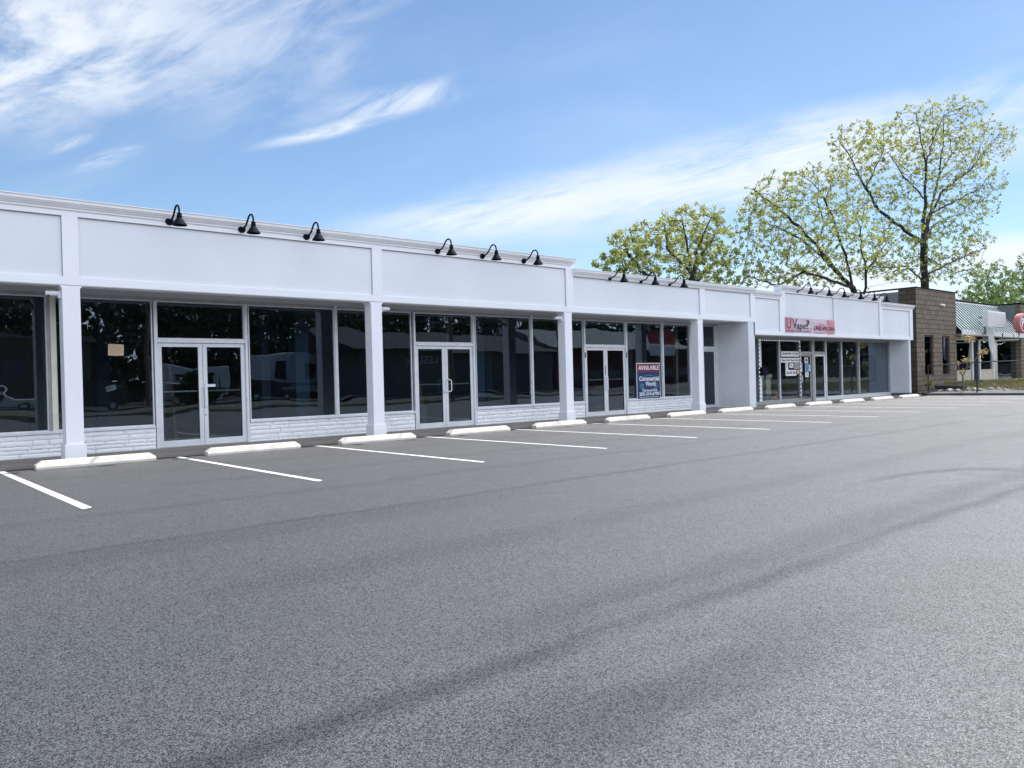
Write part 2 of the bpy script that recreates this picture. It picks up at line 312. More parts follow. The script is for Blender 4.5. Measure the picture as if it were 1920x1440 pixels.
# ------------------------------------------------------------------ mesh helpers
def tag(o, label=None, cat=None, group=None, kind=None):
    if label: o['label'] = label
    if cat: o['category'] = cat
    if group: o['group'] = group
    if kind: o['kind'] = kind
    return o
def thing(name, label, cat, loc=(0, 0, 0), rot=(0, 0, 0), group=None):
    o = bpy.data.objects.new(name, None); COL.objects.link(o); o.location = loc; o.rotation_euler = rot
    o.empty_display_size = .3
    return tag(o, label, cat, group)
class MB:
    def __init__(s): s.v = []; s.f = []
    def add(s, vs, fs):
        k = len(s.v); s.v += [tuple(v) for v in vs]; s.f += [tuple(i+k for i in f) for f in fs]; return s
    def box(s, x0, x1, y0, y1, z0, z1):
        if x0 > x1: x0, x1 = x1, x0
        if y0 > y1: y0, y1 = y1, y0
        if z0 > z1: z0, z1 = z1, z0
        return s.add([(x0, y0, z0), (x1, y0, z0), (x1, y1, z0), (x0, y1, z0), (x0, y0, z1), (x1, y0, z1), (x1, y1, z1), (x0, y1, z1)],
                     [(0, 3, 2, 1), (4, 5, 6, 7), (0, 1, 5, 4), (1, 2, 6, 5), (2, 3, 7, 6), (3, 0, 4, 7)])
    def prismx(s, prof, x0, x1):     # prof: (y,z) counter-clockwise seen from +x
        n = len(prof)
        return s.add([(x0, y, z) for y, z in prof] + [(x1, y, z) for y, z in prof],
                     [tuple(range(n))[::-1], tuple(range(n, 2*n))] + [(i, (i+1) % n, n+(i+1) % n, n+i) for i in range(n)])
    def tube(s, pts, rad, n=8, caps=True):
        pts = [Vector(p) for p in pts]; k0 = len(s.v); m = len(pts)
        rs = rad if isinstance(rad, (list, tuple)) else [rad]*m
        up = None
        for i, p in enumerate(pts):
            d = (pts[min(i+1, m-1)] - pts[max(i-1, 0)]).normalized()
            if up is None: up = d.orthogonal().normalized()
            up = (up - d*up.dot(d));
            up = up.normalized() if up.length > 1e-6 else d.orthogonal().normalized()
            q = d.cross(up)
            for j in range(n):
                a = 2*math.pi*j/n; s.v.append(tuple(p + (up*math.cos(a)+q*math.sin(a))*rs[i]))
        for i in range(m-1):
            for j in range(n):
                a = k0+i*n+j; b_ = k0+i*n+(j+1) % n
                s.f.append((a, b_, b_+n, a+n))
        if caps: s.f.append(tuple(range(k0, k0+n))[::-1]); s.f.append(tuple(range(k0+(m-1)*n, k0+m*n)))
        return s
    def lathe(s, prof, c=(0, 0, 0), ax=(0, 0, 1), n=24):
        ax = Vector(ax).normalized(); u = ax.orthogonal().normalized(); v = ax.cross(u); c = Vector(c); k0 = len(s.v)
        for r_, h in prof:
            for j in range(n):
                a = 2*math.pi*j/n; s.v.append(tuple(c + ax*h + (u*math.cos(a)+v*math.sin(a))*r_))
        for i in range(len(prof)-1):
            for j in range(n):
                a = k0+i*n+j; b_ = k0+i*n+(j+1) % n; s.f.append((a, b_, b_+n, a+n))
        return s
    def grid(s, fn, nu, nv):
        k = len(s.v)
        for j in range(nv+1):
            for i in range(nu+1): s.v.append(tuple(fn(i/nu, j/nv)))
        for j in range(nv):
            for i in range(nu):
                a = k+j*(nu+1)+i; s.f.append((a, a+1, a+nu+2, a+nu+1))
        return s
    def build(s, name, material, parent=None, smooth=False, bevel=0.0, world=True, label=None):
        me = bpy.data.meshes.new(name)
        off = Vector(parent.location) if (parent is not None and world) else Vector((0, 0, 0))
        if parent is not None and world and parent.parent is not None: off = off + Vector(parent.parent.location)
        me.from_pydata([(a-off.x, b-off.y, c-off.z) for a, b, c in s.v], [], s.f); me.update()
        me.materials.append(material)
        if smooth: me.polygons.foreach_set('use_smooth', [True]*len(me.polygons))
        o = bpy.data.objects.new(name, me); COL.objects.link(o)
        if parent is not None: o.parent = parent
        if bevel:
            bm_ = o.modifiers.new('bevel', 'BEVEL'); bm_.width = bevel; bm_.segments = 2; bm_.limit_method = 'ANGLE'; bm_.angle_limit = R(40)
        if smooth:
            try:
                sm_ = [p for p in me.polygons]
                me.set_sharp_from_angle(angle=R(45))
            except Exception: pass
        if label: o['label'] = label
        return o
def B(*a): return MB().box(*a)
def struct(name, mb, m, **k): return tag(mb.build(name, m, **k), kind='structure')
def solo(name, mb, m, label, cat, group=None, **k):
    return tag(mb.build(name, m, **k), label, cat, group)
def text(s, size, m, parent, name, loc, sx=1.0, ext=.002, align='CENTER', bold=0.0, normal='-y', space=1.0):
    c = bpy.data.curves.new('lettering', 'FONT'); c.body = s; c.size = size; c.extrude = ext; c.align_x = align; c.align_y = 'BOTTOM_BASELINE' if False else 'CENTER'
    c.offset = bold; c.resolution_u = 3; c.space_character = space
    t = bpy.data.objects.new('tmp', c); COL.objects.link(t)
    dg = bpy.context.evaluated_depsgraph_get(); me = bpy.data.meshes.new_from_object(t.evaluated_get(dg))
    bpy.data.objects.remove(t)
    o = bpy.data.objects.new(name, me); me.materials.clear(); me.materials.append(m); COL.objects.link(o)
    if normal == '-y': M3 = Matrix(((sx, 0, 0), (0, 0, -1), (0, 1, 0)))
    else: M3 = Matrix(((-sx, 0, 0), (0, 0, 1), (0, 1, 0)))
    off = Vector(parent.location) if parent else Vector((0, 0, 0))
    me.transform(M3.to_4x4()); me.transform(Matrix.Translation(Vector(loc)-off))
    o.parent = parent
    return o

def textbox(s_, m, parent, name, x0, x1, z0, z1, y, bold=0.0, ext=.002):
    """lettering fitted exactly into a rectangle of a wall facing -y"""
    o = text(s_, 1.0, m, parent, name, (0, y, 0), 1.0, ext=ext, bold=bold); me = o.data
    c = np.empty(len(me.vertices)*3); me.vertices.foreach_get('co', c); c = c.reshape(-1, 3)
    lo_, hi = c.min(0), c.max(0); L = parent.location
    c[:, 0] = x0-L.x+(c[:, 0]-lo_[0])/(hi[0]-lo_[0])*(x1-x0); c[:, 2] = z0-L.z+(c[:, 2]-lo_[2])/(hi[2]-lo_[2])*(z1-z0)
    me.vertices.foreach_set('co', c.ravel()); me.update(); return o

# ------------------------------------------------------------------ ground
YE = -22.0
def flat(x0, x1, y0, y1, z, nx=1, ny=1): return MB().grid(lambda u, v: (x0+(x1-x0)*u, y0+(y1-y0)*v, z), nx, ny)
struct('ground', flat(-900, 1200, -900, 1200, -.16), M_lawn)
struct('parking_lot', flat(-40, 39.5, YE, .2, 0.0), M_asph)
for i in range(14):
    x = 2.054 + 2.743*i
    ye = -5.65 - (0.0 if i % 3 else .06)
    mb = MB()
    mb.add([(x-.05, -.17, .004), (x-.05, ye-.03, .004), (x+.055, ye+.03, .004), (x+.05, -.17, .004)], [(0, 1, 2, 3)])
    struct('parking_line', mb, M_line)
struct('sidewalk', MB().box(-8, 38.6, -.10, 1.35, -.1, .075), M_concrete, bevel=.012)
struct('kerb_shade', flat(-8, 38.6, -.33, -.101, .003), mat('painted_shade_black', (.010, .011, .014), .6, var=.2))  # fascia shadow painted on the asphalt as a near-black strip
# far edge of the lot: dark kerb, old asphalt berm, planting strip
def bermz(x, y):
    t_ = max(0.0, min(1.0, (x-39.5)/5.0))
    return .10 + .42*t_*t_*(3-2*t_) + .03*mn.noise(Vector((x*.8, y*.8, 0)))*(1 if x > 39.6 else 0)
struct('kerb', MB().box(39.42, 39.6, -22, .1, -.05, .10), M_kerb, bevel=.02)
struct('berm', MB().grid(lambda u, v: (39.55+(1.9+.25*math.sin(v*60))*u, -22+24*v, bermz(39.55+1.9*u, -22+24*v)), 8, 90), M_berm)
struct('planting_strip', MB().grid(lambda u, v: (41.2+24*u, -22+26*v, bermz(41.2+24*u, -22+26*v)-.01+.02*(u < .1)), 60, 60), M_soil)
struct('walkway', MB().box(44.2, 75, -1.3, 1.6, .3, .56), M_concrete)
# beyond the lot on the street side (seen in the window glass)
struct('street_kerb', MB().box(-60, 39.4, YE-.16, YE, -.05, .13), M_concrete)
struct('verge', flat(-60, 90, -26.5, YE-.16, .11, 1, 1), M_lawn)
struct('street', flat(-200, 200, -38, -26.5, .02), M_asph2)
struct('street_marking', MB().grid(lambda u, v: (-80+180*u, -32.3+.12*v, .026), 1, 1).grid(lambda u, v: (-80+180*u, -32.0+.12*v, .026), 1, 1), M_line)
struct('far_lot', flat(-90, 110, -80, -42, .05), M_asph2)

# wheel stops
def stop_mesh():
    mb = MB(); L = 1.83; w_, h = .09, .138
    xs = [0, .09, L-.09, L]; sc_ = [.30, 1, 1, .30]
    rings = []
    for x, s_ in zip(xs, sc_):
        hh = .045 + (h-.045)*s_
        rings.append([(x, -w_, 0), (x, -w_, .04), (x, -w_+.045*max(s_, .3), hh), (x, w_-.045*max(s_, .3), hh), (x, w_, .04), (x, w_, 0)])
    k = 6
    for r_ in rings: mb.v += r_
    for i in range(len(rings)-1):
        for j in range(k): a = i*k+j; b_ = i*k+(j+1) % k; mb.f.append((a, a+k, b_+k, b_))
    mb.f.append(tuple(range(k))); mb.f.append(tuple(range((len(rings)-1)*k, len(rings)*k))[::-1])
    return mb
base_stop = None
ordn = ['first', 'second', 'third', 'fourth', 'fifth', 'sixth', 'seventh', 'eighth', 'ninth', 'tenth', 'eleventh', 'twelfth', 'last']
where = ['in front of the first white column', 'in front of the first double doors', 'at the foot of the second white column', 'in front of the second double doors',
         'at the foot of the third white column', 'in front of the third double doors', 'at the foot of the fourth white column', 'beside the jutting white wall',
         'below the string lights of the vape shop', 'in front of the vape shop doors', 'in front of the vape shop windows', 'before the far white end wall', 'by the kerb near the sapling']
for i in range(13):
    if base_stop is None:
        o = base_stop = stop_mesh().build('wheel_stop', M_stopm, bevel=.005)
    else:
        o = base_stop.copy(); COL.objects.link(o)
    o.location = (2.50 + 2.743*i + random.uniform(-.03, .03), -.43 + random.uniform(-.02, .02), .002)
    o.rotation_euler = (0, 0, R(random.uniform(-.7, .7)))
    tag(o, 'cream concrete wheel stop, %s from the left, %s' % (ordn[i], where[i]), 'wheel stop', 'wheel stops along the storefront')

# ------------------------------------------------------------------ white retail building
SW = .075
bld = thing('retail_building', 'long white single storey strip mall building with square columns and panelled fascia', 'building', (12, 7, 0))
# shell
mb = MB()
mb.box(-8, 38.0, 14.8, 15.0, 0, 4.0); mb.box(-8, -7.8, 1.3, 14.8, 0, 4.0)
mb.build('rear_wall', M_stucco, bld)
B(-8, 37.75, .3, 15, 3.75, 3.95).build('roof', M_roof, bld)
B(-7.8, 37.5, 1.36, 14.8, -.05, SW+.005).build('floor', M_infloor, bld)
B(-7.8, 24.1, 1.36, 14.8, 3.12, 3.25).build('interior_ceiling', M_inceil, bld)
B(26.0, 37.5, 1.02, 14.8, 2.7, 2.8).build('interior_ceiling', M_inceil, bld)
# inner partitions and pillars
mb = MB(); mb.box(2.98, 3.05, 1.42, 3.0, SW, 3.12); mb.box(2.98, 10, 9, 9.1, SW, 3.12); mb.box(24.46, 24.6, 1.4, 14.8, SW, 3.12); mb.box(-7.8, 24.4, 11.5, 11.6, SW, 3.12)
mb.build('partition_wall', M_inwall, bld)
for (x, y, w_) in ((7.9, 3.2, .22), (8.3, 2.2, .34), (13.9, 2.4, .30), (20.3, 2.3, .32), (22.3, 1.75, .14), (17.2, 6, .3), (4.9, 5.8, .3)):
    B(x, x+w_, y, y+w_, SW, 3.12).build('interior_pillar', M_inpil if x != 22.3 else M_tan, bld)
for x in (12.2,):
    B(x, x+.08, 1.5, 4.2, SW, 3.12).build('partition_wall', M_inwall, bld)

# fascia
def fascia(x0, x1, zb, ztop, zr, panels, name='fascia', cornice_l=False, cornice_r=False):
    """board + recessed panels; rails and stiles stand 2.2 cm proud"""
    zc = ztop-.15
    B(x0, x1, .046, .26, zb+.004, ztop-.02).build(name, M_panel, bld)
    f = MB(); fx0, fx1 = x0, x1
    pz0, pz1 = zr
    f.box(x0, x1, 0, .048, zb, pz0); f.box(x0, x1, 0, .048, pz1, zc)
    xs = [x0] + [v for p in panels for v in p] + [x1]
    for a, b_ in zip(xs[0::2], xs[1::2]):
        if b_-a > .004: f.box(a, b_, 0, .0485, pz0, pz1)
    f.box(x0, x1, .0, .3, zb-.003, zb+.012)
    f.build('fascia_frame', M_white, bld, bevel=.003)
    for a, b_ in panels: MB().box(a, b_, .040, .0465, pz1-.009, pz1-.0005).box(b_-.008, b_-.0005, .040, .0465, pz0, pz1-.009).build('panel_shade', M_edgeshade, bld)  # dark strips paint the frame's shade along each panel's top and right
    # moulded cornice
    a, b_ = (x0-(.05 if cornice_l else 0)), (x1+(.05 if cornice_r else 0))
    prof = [(.02, zc-.014), (-.022, zc-.014), (-.022, zc+.018), (-.034, zc+.022), (-.062, zc+.066), (-.072, zc+.070), (-.072, zc+.084), (-.090, zc+.094), (-.090, zc+.15), (.02, zc+.15)]
    MB().prismx(prof[::-1], a, b_).build('cornice', M_cornice, bld)
    B(a-.01, b_+.01, -.105, .30, ztop, ztop+.018).build('parapet_cap', M_white, bld)
fascia(-8, 15.45, 3.055, 4.50, (3.20, 4.238), [(-2.9, 3.062), (3.308, 9.117), (9.362, 15.182)], cornice_r=True)
fascia(15.45, 24.50, 3.055, 4.235, (3.20, 4.05), [(15.455, 21.33), (21.61, 24.32)])
fascia(24.50, 26.30, 2.62, 4.17, (2.76, 3.935), [(24.60, 26.36-.1)], cornice_r=False)
fascia(26.30, 34.72, 2.62, 4.45, (2.75, 4.215), [(26.64, 30.385), (30.405, 34.55)], cornice_l=True, cornice_r=True)
fascia(34.72, 38.04, 2.62, 4.21, (2.75, 3.955), [(34.85, 37.73)], cornice_r=True)
mb = MB(); mb.box(24.502, 24.55, .0, .35, 2.62, 3.06); mb.build('fascia_end', M_white, bld)
B(38.0, 38.04, .05, 3.2, 2.63, 4.0).build('side_fascia', M_panel, bld)
# soffit
mb = MB(); mb.box(-8, 24.11, .262, 1.36, 3.062, 3.12)
mb.build('soffit', M_soffit, bld)
for x in (0.1, 3.18, 6.1, 9.24, 12.1, 15.2, 18.1, 21.3): B(x-.03, x+.03, .262, 1.25, 3.052, 3.0615).build('soffit_batten', M_soffit, bld)
B(24.5, 38.0, .262, 1.02, 2.64, 2.70).build('soffit', M_soffit, bld)
# columns
for x in (3.037, 9.05, 15.085, 21.16):
    w_ = .275
    mb = MB(); mb.box(x, x+w_, .0, w_, SW-.02, 3.05); col = mb.build('column', M_white, bld, bevel=.006)
    mb = MB(); mb.box(x-.028, x+w_+.028, -.028, w_+.028, 0.0, .345)
    mb.build('column_base', M_white, col, bevel=.008)
    mb = MB()
    for k in range(5):
        e_ = .034*((k+1)/5)**1.4; mb.box(x-e_, x+w_+e_, -.001+(-e_ if False else 0.0), w_+e_, 3.005+k*.009, 3.014+k*.009)
    mb.build('column_capital', M_white, col)
# jutting wall + wing wall
B(24.113, 24.45, .0, 1.36, 0, 3.055).build('jutting_wall', M_stucco, bld, bevel=.01)
B(24.45, 24.60, .05, 14.8, 0, 2.62).build('party_wall', M_stucco, bld)
B(37.535, 37.74, .0, 15.0, .17, 2.635).build('end_wall', M_stucco, bld, bevel=.03)
B(37.56, 37.72, .03, 14.9, -.05, .17).build('end_wall_base', M_kerb, bld)
B(22.50, 23.24, 1.28, 1.40, 0, 3.06).build('pier', M_stucco, bld)

# knee walls of split-faced stone
def knee(x0, x1, y=1.25, z0=SW-.01, z1=.485):
    mb = MB(); rnd = random.Random(int(x0*100)); z = z0
    B(x0, x1, y+.012, y+.16, z0-.03, z1).build('knee_wall_backing', M_mortar, bld)
    while z < z1-.02:
        h = rnd.choice([.055, .07, .085, .10])
        if z1-z-h < .045: h = z1-z
        x = x0
        while x < x1-.01:
            L = rnd.uniform(.22, .72)
            if x1-x-L < .15: L = x1-x
            d = rnd.uniform(0, .008); nu, nv = max(3, int(L/.045)), 3
            gx0, gx1, gz0, gz1 = x+.003, x+L-.003, z+.003, z+h-.003; sd_ = rnd.uniform(0, 99)
            def fn(u, v):
                px_, pz_ = gx0+(gx1-gx0)*u, gz0+(gz1-gz0)*v
                edge = min(u*(gx1-gx0), (1-u)*(gx1-gx0), v*(gz1-gz0), (1-v)*(gz1-gz0))
                n_ = mn.noise(Vector((px_*9+sd_, pz_*14, sd_)))*.007 + mn.noise(Vector((px_*30, pz_*40, sd_)))*.006
                return (px_, y-d-(n_+.003 if edge > 1e-4 else -.005), pz_)
            mb.grid(fn, nu, nv)
            x += L
        z += h
    mb.build('knee_wall', M_stone, bld)
knee(-3, 4.86); knee(6.76, 10.98); knee(12.95, 17.13); knee(19.11, 22.5)

# storefront glazing
YG = 1.30
gcount = 0
def pane(x0, x1, z0, z1, y=YG, gm=None, fr=.022, fm=None):
    """one glazed light: window > glass_pane"""
    global gcount; gcount += 1
    fm = fm or M_alu
    mb = MB(); mb.box(x0, x0+fr, y-.03, y+.03, z0, z1); mb.box(x1-fr, x1, y-.03, y+.03, z0, z1)
    mb.box(x0+fr, x1-fr, y-.03, y+.03, z0, z0+fr); mb.box(x0+fr, x1-fr, y-.03, y+.03, z1-fr, z1)
    w_ = mb.build('window', fm, bld)
    a = R(random.uniform(-.12, .12)); dy = (x1-x0)/2*math.tan(a)
    MB().add([(x0+fr-.004, y+dy, z0+fr-.004), (x1-fr+.004, y-dy, z0+fr-.004), (x1-fr+.004, y-dy, z1-fr+.004), (x0+fr-.004, y+dy, z1-fr+.004)], [(0, 1, 2, 3)]).build('glass_pane', gm or M_glass[gcount % 4], w_)
    return w_
def mull(x, wd=.062, z0=.50, z1=3.06, y=YG, m=None, name='mullion'):
    return B(x-wd/2, x+wd/2, y-.065, y+.05, z0, z1).build(name, m or M_alu, bld, bevel=.004)
def sill(x0, x1):
    MB().box(x0, x1, YG-.085, YG+.05, .487, .535).build('window_sill', M_alu, bld, bevel=.004)
ZH = 3.0
sill(-3, 4.855); sill(6.775, 10.985); sill(12.95, 17.13); sill(19.115, 22.5)
B(-3, 24.11, YG-.05, YG+.05, ZH, 3.062).build('head_frame', M_alud, bld)
pane(-2.95, .2, .535, ZH); pane(.26, 3.03, .535, ZH)
mull(.23); mull(3.12, .075, m=M_cream); B(3.03, 3.08, YG-.05, YG+.05, .5, 3.0).build('mullion', M_alud, bld)
pane(3.16, 4.85, .535, ZH)
pane(6.79, 8.83, .535, ZH); mull(8.86); pane(8.89, 10.95, .535, ZH)
pane(12.99, 14.985, .535, ZH); mull(15.015); pane(15.045, 17.13, .535, ZH)
pane(19.15, 20.915, .535, ZH); mull(20.945); pane(20.975, 22.47, .535, ZH)

def leaf(x0, x1, z0, z1, y, parent, gm, stile=.085, bot=.125, top=.075, fm=None, pushz=1.19, hinge='l'):
    fm = fm or M_alu
    mb = MB(); mb.box(x0, x0+stile, y-.024, y+.024, z0, z1); mb.box(x1-stile, x1, y-.024, y+.024, z0, z1)
    mb.box(x0+stile, x1-stile, y-.024, y+.024, z0, z0+bot); mb.box(x0+stile, x1-stile, y-.024, y+.024, z1-top, z1)
    lf = mb.build('door', fm, parent, bevel=.004)
    mb = MB(); k = stile
    mb.box(x0+k, x0+k+.012, y-.012, y+.012, z0+bot, z1-top).box(x1-k-.012, x1-k, y-.012, y+.012, z0+bot, z1-top)
    mb.build('glazing_gasket', M_dark, lf)
    MB().add([(x0+stile, y, z0+bot), (x1-stile, y, z0+bot), (x1-stile, y, z1-top), (x0+stile, y, z1-top)], [(0, 1, 2, 3)]).build('glass_pane', gm, lf)
    if pushz: MB().tube([(x0+stile, y+.05, pushz), (x1-stile, y+.05, pushz)], .017, 8).build('push_bar', M_alu, lf, smooth=True)
    return lf
def dbl_door(x0, x1, kind, idx, y=YG):
    j = .055
    mb = MB(); mb.box(x0, x0+j, y-.065, y+.055, SW, ZH); mb.box(x1-j, x1, y-.065, y+.055, SW, ZH)
    mb.box(x0+j, x1-j, y-.062, y+.052, 2.17, 2.245)
    mb.build('door_frame', M_alu, bld, bevel=.004)
    pane(x0+j, x1-j, 2.245, ZH, y, M_glass[idx % 4])
    xm = (x0+x1)/2; zt = 2.163; z0 = SW+.012
    l1 = leaf(x0+j+.004, xm-.004, z0, zt, y, bld, M_glass[idx % 4]); l2 = leaf(xm+.004, x1-j-.004, z0, zt, y, bld, M_glass[(idx+1) % 4])
    B(x0+j, x1-j, y-.08, y+.06, SW-.01, SW+.012).build('threshold', M_alud, bld)
    def part(mb_, n_, m_, p_, **k): return mb_.build(n_, m_, p_, **k)
    if kind == 'plate':
        part(MB().box(xm-.035, xm-.012, y-.055, y-.024, .86, 1.28), 'handle', M_alu, l1, bevel=.004)
        part(MB().box(xm+.012, xm+.062, y-.07, y-.024, .86, 1.27), 'handle', M_alu, l2, bevel=.006)
        part(MB().box(xm+.04, xm+.24, y-.045, y-.024, 1.27, 1.325), 'lock', M_plastic, l2)
        part(MB().lathe([(0, -.012), (.018, -.012), (.018, 0)], (xm+.035, y-.024, .70), (0, 1, 0), 12), 'lock_cylinder', M_alud, l2)
    elif kind == 'pull':
        for s_, l_ in ((-1, l1), (1, l2)):
            xh = xm + s_*.045
            part(MB().tube([(xh, y-.024, .98), (xh, y-.075, .985), (xh+s_*.045, y-.10, 1.0), (xh+s_*.075, y-.10, 1.01), (xh+s_*.09, y-.10, 1.05), (xh+s_*.09, y-.10, 1.25), (xh+s_*.07, y-.10, 1.29), (xh+s_*.04, y-.10, 1.30), (xh, y-.075, 1.305), (xh, y-.024, 1.31)], .014, 8), 'handle', M_plastic, l_, smooth=True)
    else:
        for s_, l_ in ((-1, l1), (1, l2)):
            part(MB().box(xm+s_*.015, xm+s_*(.08 if s_ > 0 else .055), y-.05, y-.024, .86, 1.28), 'handle', M_alu, l_, bevel=.006)
        part(MB().box(xm-.03, xm-.012, y-.035, y-.024, 1.32, 1.62), 'lock', M_dark, l1)
        for xh in (x0+.03, x1-.03): B(xh-.02, xh+.02, y-.074, y-.064, 1.86, 2.02).build('hinge', M_dark, bld)
dbl_door(4.87, 6.76, 'plate', 1); dbl_door(11.0, 12.94, 'pull', 2); dbl_door(17.145, 19.1, 'push', 3)
# single door by the jutting wall
mb = MB(); mb.box(23.24, 23.29, 1.27, 1.40, SW, 3.0); mb.box(24.03, 24.11, 1.27, 1.40, SW, 3.0); mb.box(23.29, 24.03, 1.275, 1.39, 2.14, 2.24)
mb.build('door_frame', M_alu, bld, bevel=.004)
pane(23.29, 24.03, 2.24, 3.0, 1.34, M_glassd); leaf(23.295, 24.025, SW+.01, 2.135, 1.34, bld, M_glassd, .06, .10, .06, pushz=1.15)

# vape shop front
YV = .93; ZV = 2.55
B(26.0, 37.53, YV-.06, YV+.08, 2.55, 2.64).build('head_frame', M_alud, bld)
mb = MB(); mb.box(24.6, 29.28, YV-.09, YV+.06, .0, .20); mb.build('base_sill', M_alud, bld, bevel=.004)
mb = MB(); mb.box(31.40, 37.53, YV-.09, YV+.06, .03, .22); mb.build('base_sill', M_alu, bld, bevel=.004)
B(24.6, 26.16, YV-.04, YV+.04, .2, 2.55).build('infill_panel', M_dark, bld)
mull(26.30, .13, .2, 2.55, YV, M_alu); mull(27.70, .045, .2, 2.55, YV); mull(29.24, .07, .05, 2.55, YV, M_alud)
mull(30.30, .20, .05, 2.55, YV, M_alud); mull(31.39, .06, .05, 2.55, YV, M_alu)
mull(32.78, .05, .2, 2.55, YV); mull(34.38, .12, .2, 2.55, YV, M_alud); mull(37.49, .08, .2, 2.55, YV, M_alud)
for a, b_ in ((26.365, 27.675), (27.72, 29.2), (31.42, 32.75), (32.8, 34.32), (34.44, 37.45)): pane(a, b_, .22 if a > 31 else .2, ZV, YV, M_glassv, fm=M_alud)
for a, b_ in ((29.28, 30.2), (30.4, 31.36)):
    B(a, b_, YV-.06, YV+.05, 1.98, 2.07).build('door_frame', M_alud, bld); pane(a, b_, 2.07, ZV, YV, M_glassv, fm=M_alud)
    lf = leaf(a+.01, b_-.01, .06, 1.98, YV, bld, M_glassv, .10, .13, .08, M_alu if a > 30 else M_alud, None)
    xh = a+.06 if a < 30 else b_-.06
    MB().tube([(xh, YV-.024, .85), (xh, YV-.08, .87), (xh, YV-.08, 1.13), (xh, YV-.024, 1.15)], .014, 8).build('handle', M_plastic, lf, smooth=True)
    MB().tube([(a+.11, YV+.05, 1.02), (b_-.11, YV+.05, 1.02)], .015, 6).build('push_bar', M_alud, lf)

# ------------------------------------------------------------------ gooseneck lamps
def make_lamp():
    t_ = thing('gooseneck_lamp', 'lamp', 'wall lamp')
    t_.location = (0, 0, 0)
    MB().lathe([(0, -.03), (.055, -.04), (.07, -.03), (.078, -.016), (.078, 0), (0, 0)], (0, 0, 0), (0, 1, 0), 24).build('mounting_plate', M_black, t_, smooth=True)
    pts = []
    P = [(0, -.02, 0), (0, -.10, .005), (0, -.19, .03), (0, -.26, .088), (0, -.31, .148), (0, -.365, .196), (0, -.42, .210), (0, -.475, .198), (0, -.515, .160), (0, -.535, .11), (0, -.54, .05)]
    def cr(p0, p1, p2, p3, u): return .5*((2*p1)+(p2-p0)*u+(2*p0-5*p1+4*p2-p3)*u*u+(-p0+3*p1-3*p2+p3)*u**3)
    V = [Vector(p) for p in P]
    for i in range(len(V)-1):
        for k in range(4): pts.append(cr(V[max(i-1, 0)], V[i], V[i+1], V[min(i+2, len(V)-1)], k/4))
    pts.append(V[-1])
    MB().tube(pts, .0175, 10).build('arm', M_black, t_, smooth=True)
    MB().lathe([(0, .055), (.036, .055), (.042, .04), (.042, .0), (.050, -.004), (.050, -.018), (.042, -.022), (.044, -.036)], (0, -.54, 0), (0, 0, 1), 24).build('socket', M_black, t_, smooth=True)
    sh = MB().lathe([(.04, -.03), (.050, -.040), (.126, -.158), (.130, -.167), (.126, -.167), (.044, -.046)], (0, -.54, 0), (0, 0, 1), 32).build('lamp_shade', M_black, t_, smooth=True)
    MB().lathe([(.0, -.13), (.02, -.125), (.028, -.11), (.02, -.08), (.015, -.06)], (0, -.54, 0), (0, 0, 1), 12).build('bulb', M_shadein, t_, smooth=True)
    return t_
lamp0 = make_lamp()
def copy_tree(o, parent=None):
    c = o.copy(); COL.objects.link(c); c.parent = parent
    for ch in list(o.children): copy_tree(ch, c)
    return c
LP = [(4.82, 4.342), (6.18, 4.342), (7.55, 4.342), (10.89, 4.338), (12.25, 4.335), (13.63, 4.33), (16.95, 4.10), (18.34, 4.105), (19.73, 4.11),
      (27.53, 4.33), (28.95, 4.33), (30.2, 4.33), (31.6, 4.33), (32.85, 4.33), (34.0, 4.33)]
secs = ['the panel between the first and second columns', 'the panel between the second and third columns', 'the lower panel between the third and fourth columns', 'the vape sign panel', 'the blank panel right of the vape sign']
lamps = []
for i, (x, z) in enumerate(LP):
    o = lamp0 if i == 0 else copy_tree(lamp0)
    lamps.append((o, x, z, i))
for o, x, z, i in lamps:
    o.location = (x, -.001, z); o.rotation_euler = (0, 0, R(random.uniform(-1.5, 1.5)))
    tag(o, 'black gooseneck lamp, %s of three above %s' % (['leftmost', 'middle', 'rightmost'][i % 3], secs[i//3]), 'wall lamp', 'gooseneck lamps along the fascia')

# security cameras
def sec_cam(x, y, z, d, label):
    t_ = thing('security_camera', label, 'security camera', (x, y, z), group='security cameras on the columns')
    MB().box(x-.04, x+.0, y-.04, y+.04, z-.06, z+.06).build('bracket', M_plastic, t_, bevel=.006)
    c_ = Vector((x-.02, y, z+.02)); e_ = c_ + Vector(d)*.20
    MB().tube([c_, e_], .045, 14).build('housing', M_plastic, t_, smooth=True)
    MB().tube([e_ - Vector(d)*.04 + Vector((0, 0, -.05)), e_ - Vector(d)*.04], [.03, .042], 12).build('lens', M_dark, t_, smooth=True)
sec_cam(3.035, .12, 2.90, (-1, .1, 0), 'white security camera on the top left of the first column')
sec_cam(9.40, .13, 2.90, (1, -.1, 0), 'white security camera on the right side of the second column')
sec_cam(15.08, .12, 2.88, (-1, .1, -.05), 'white security camera on the top left of the third column')

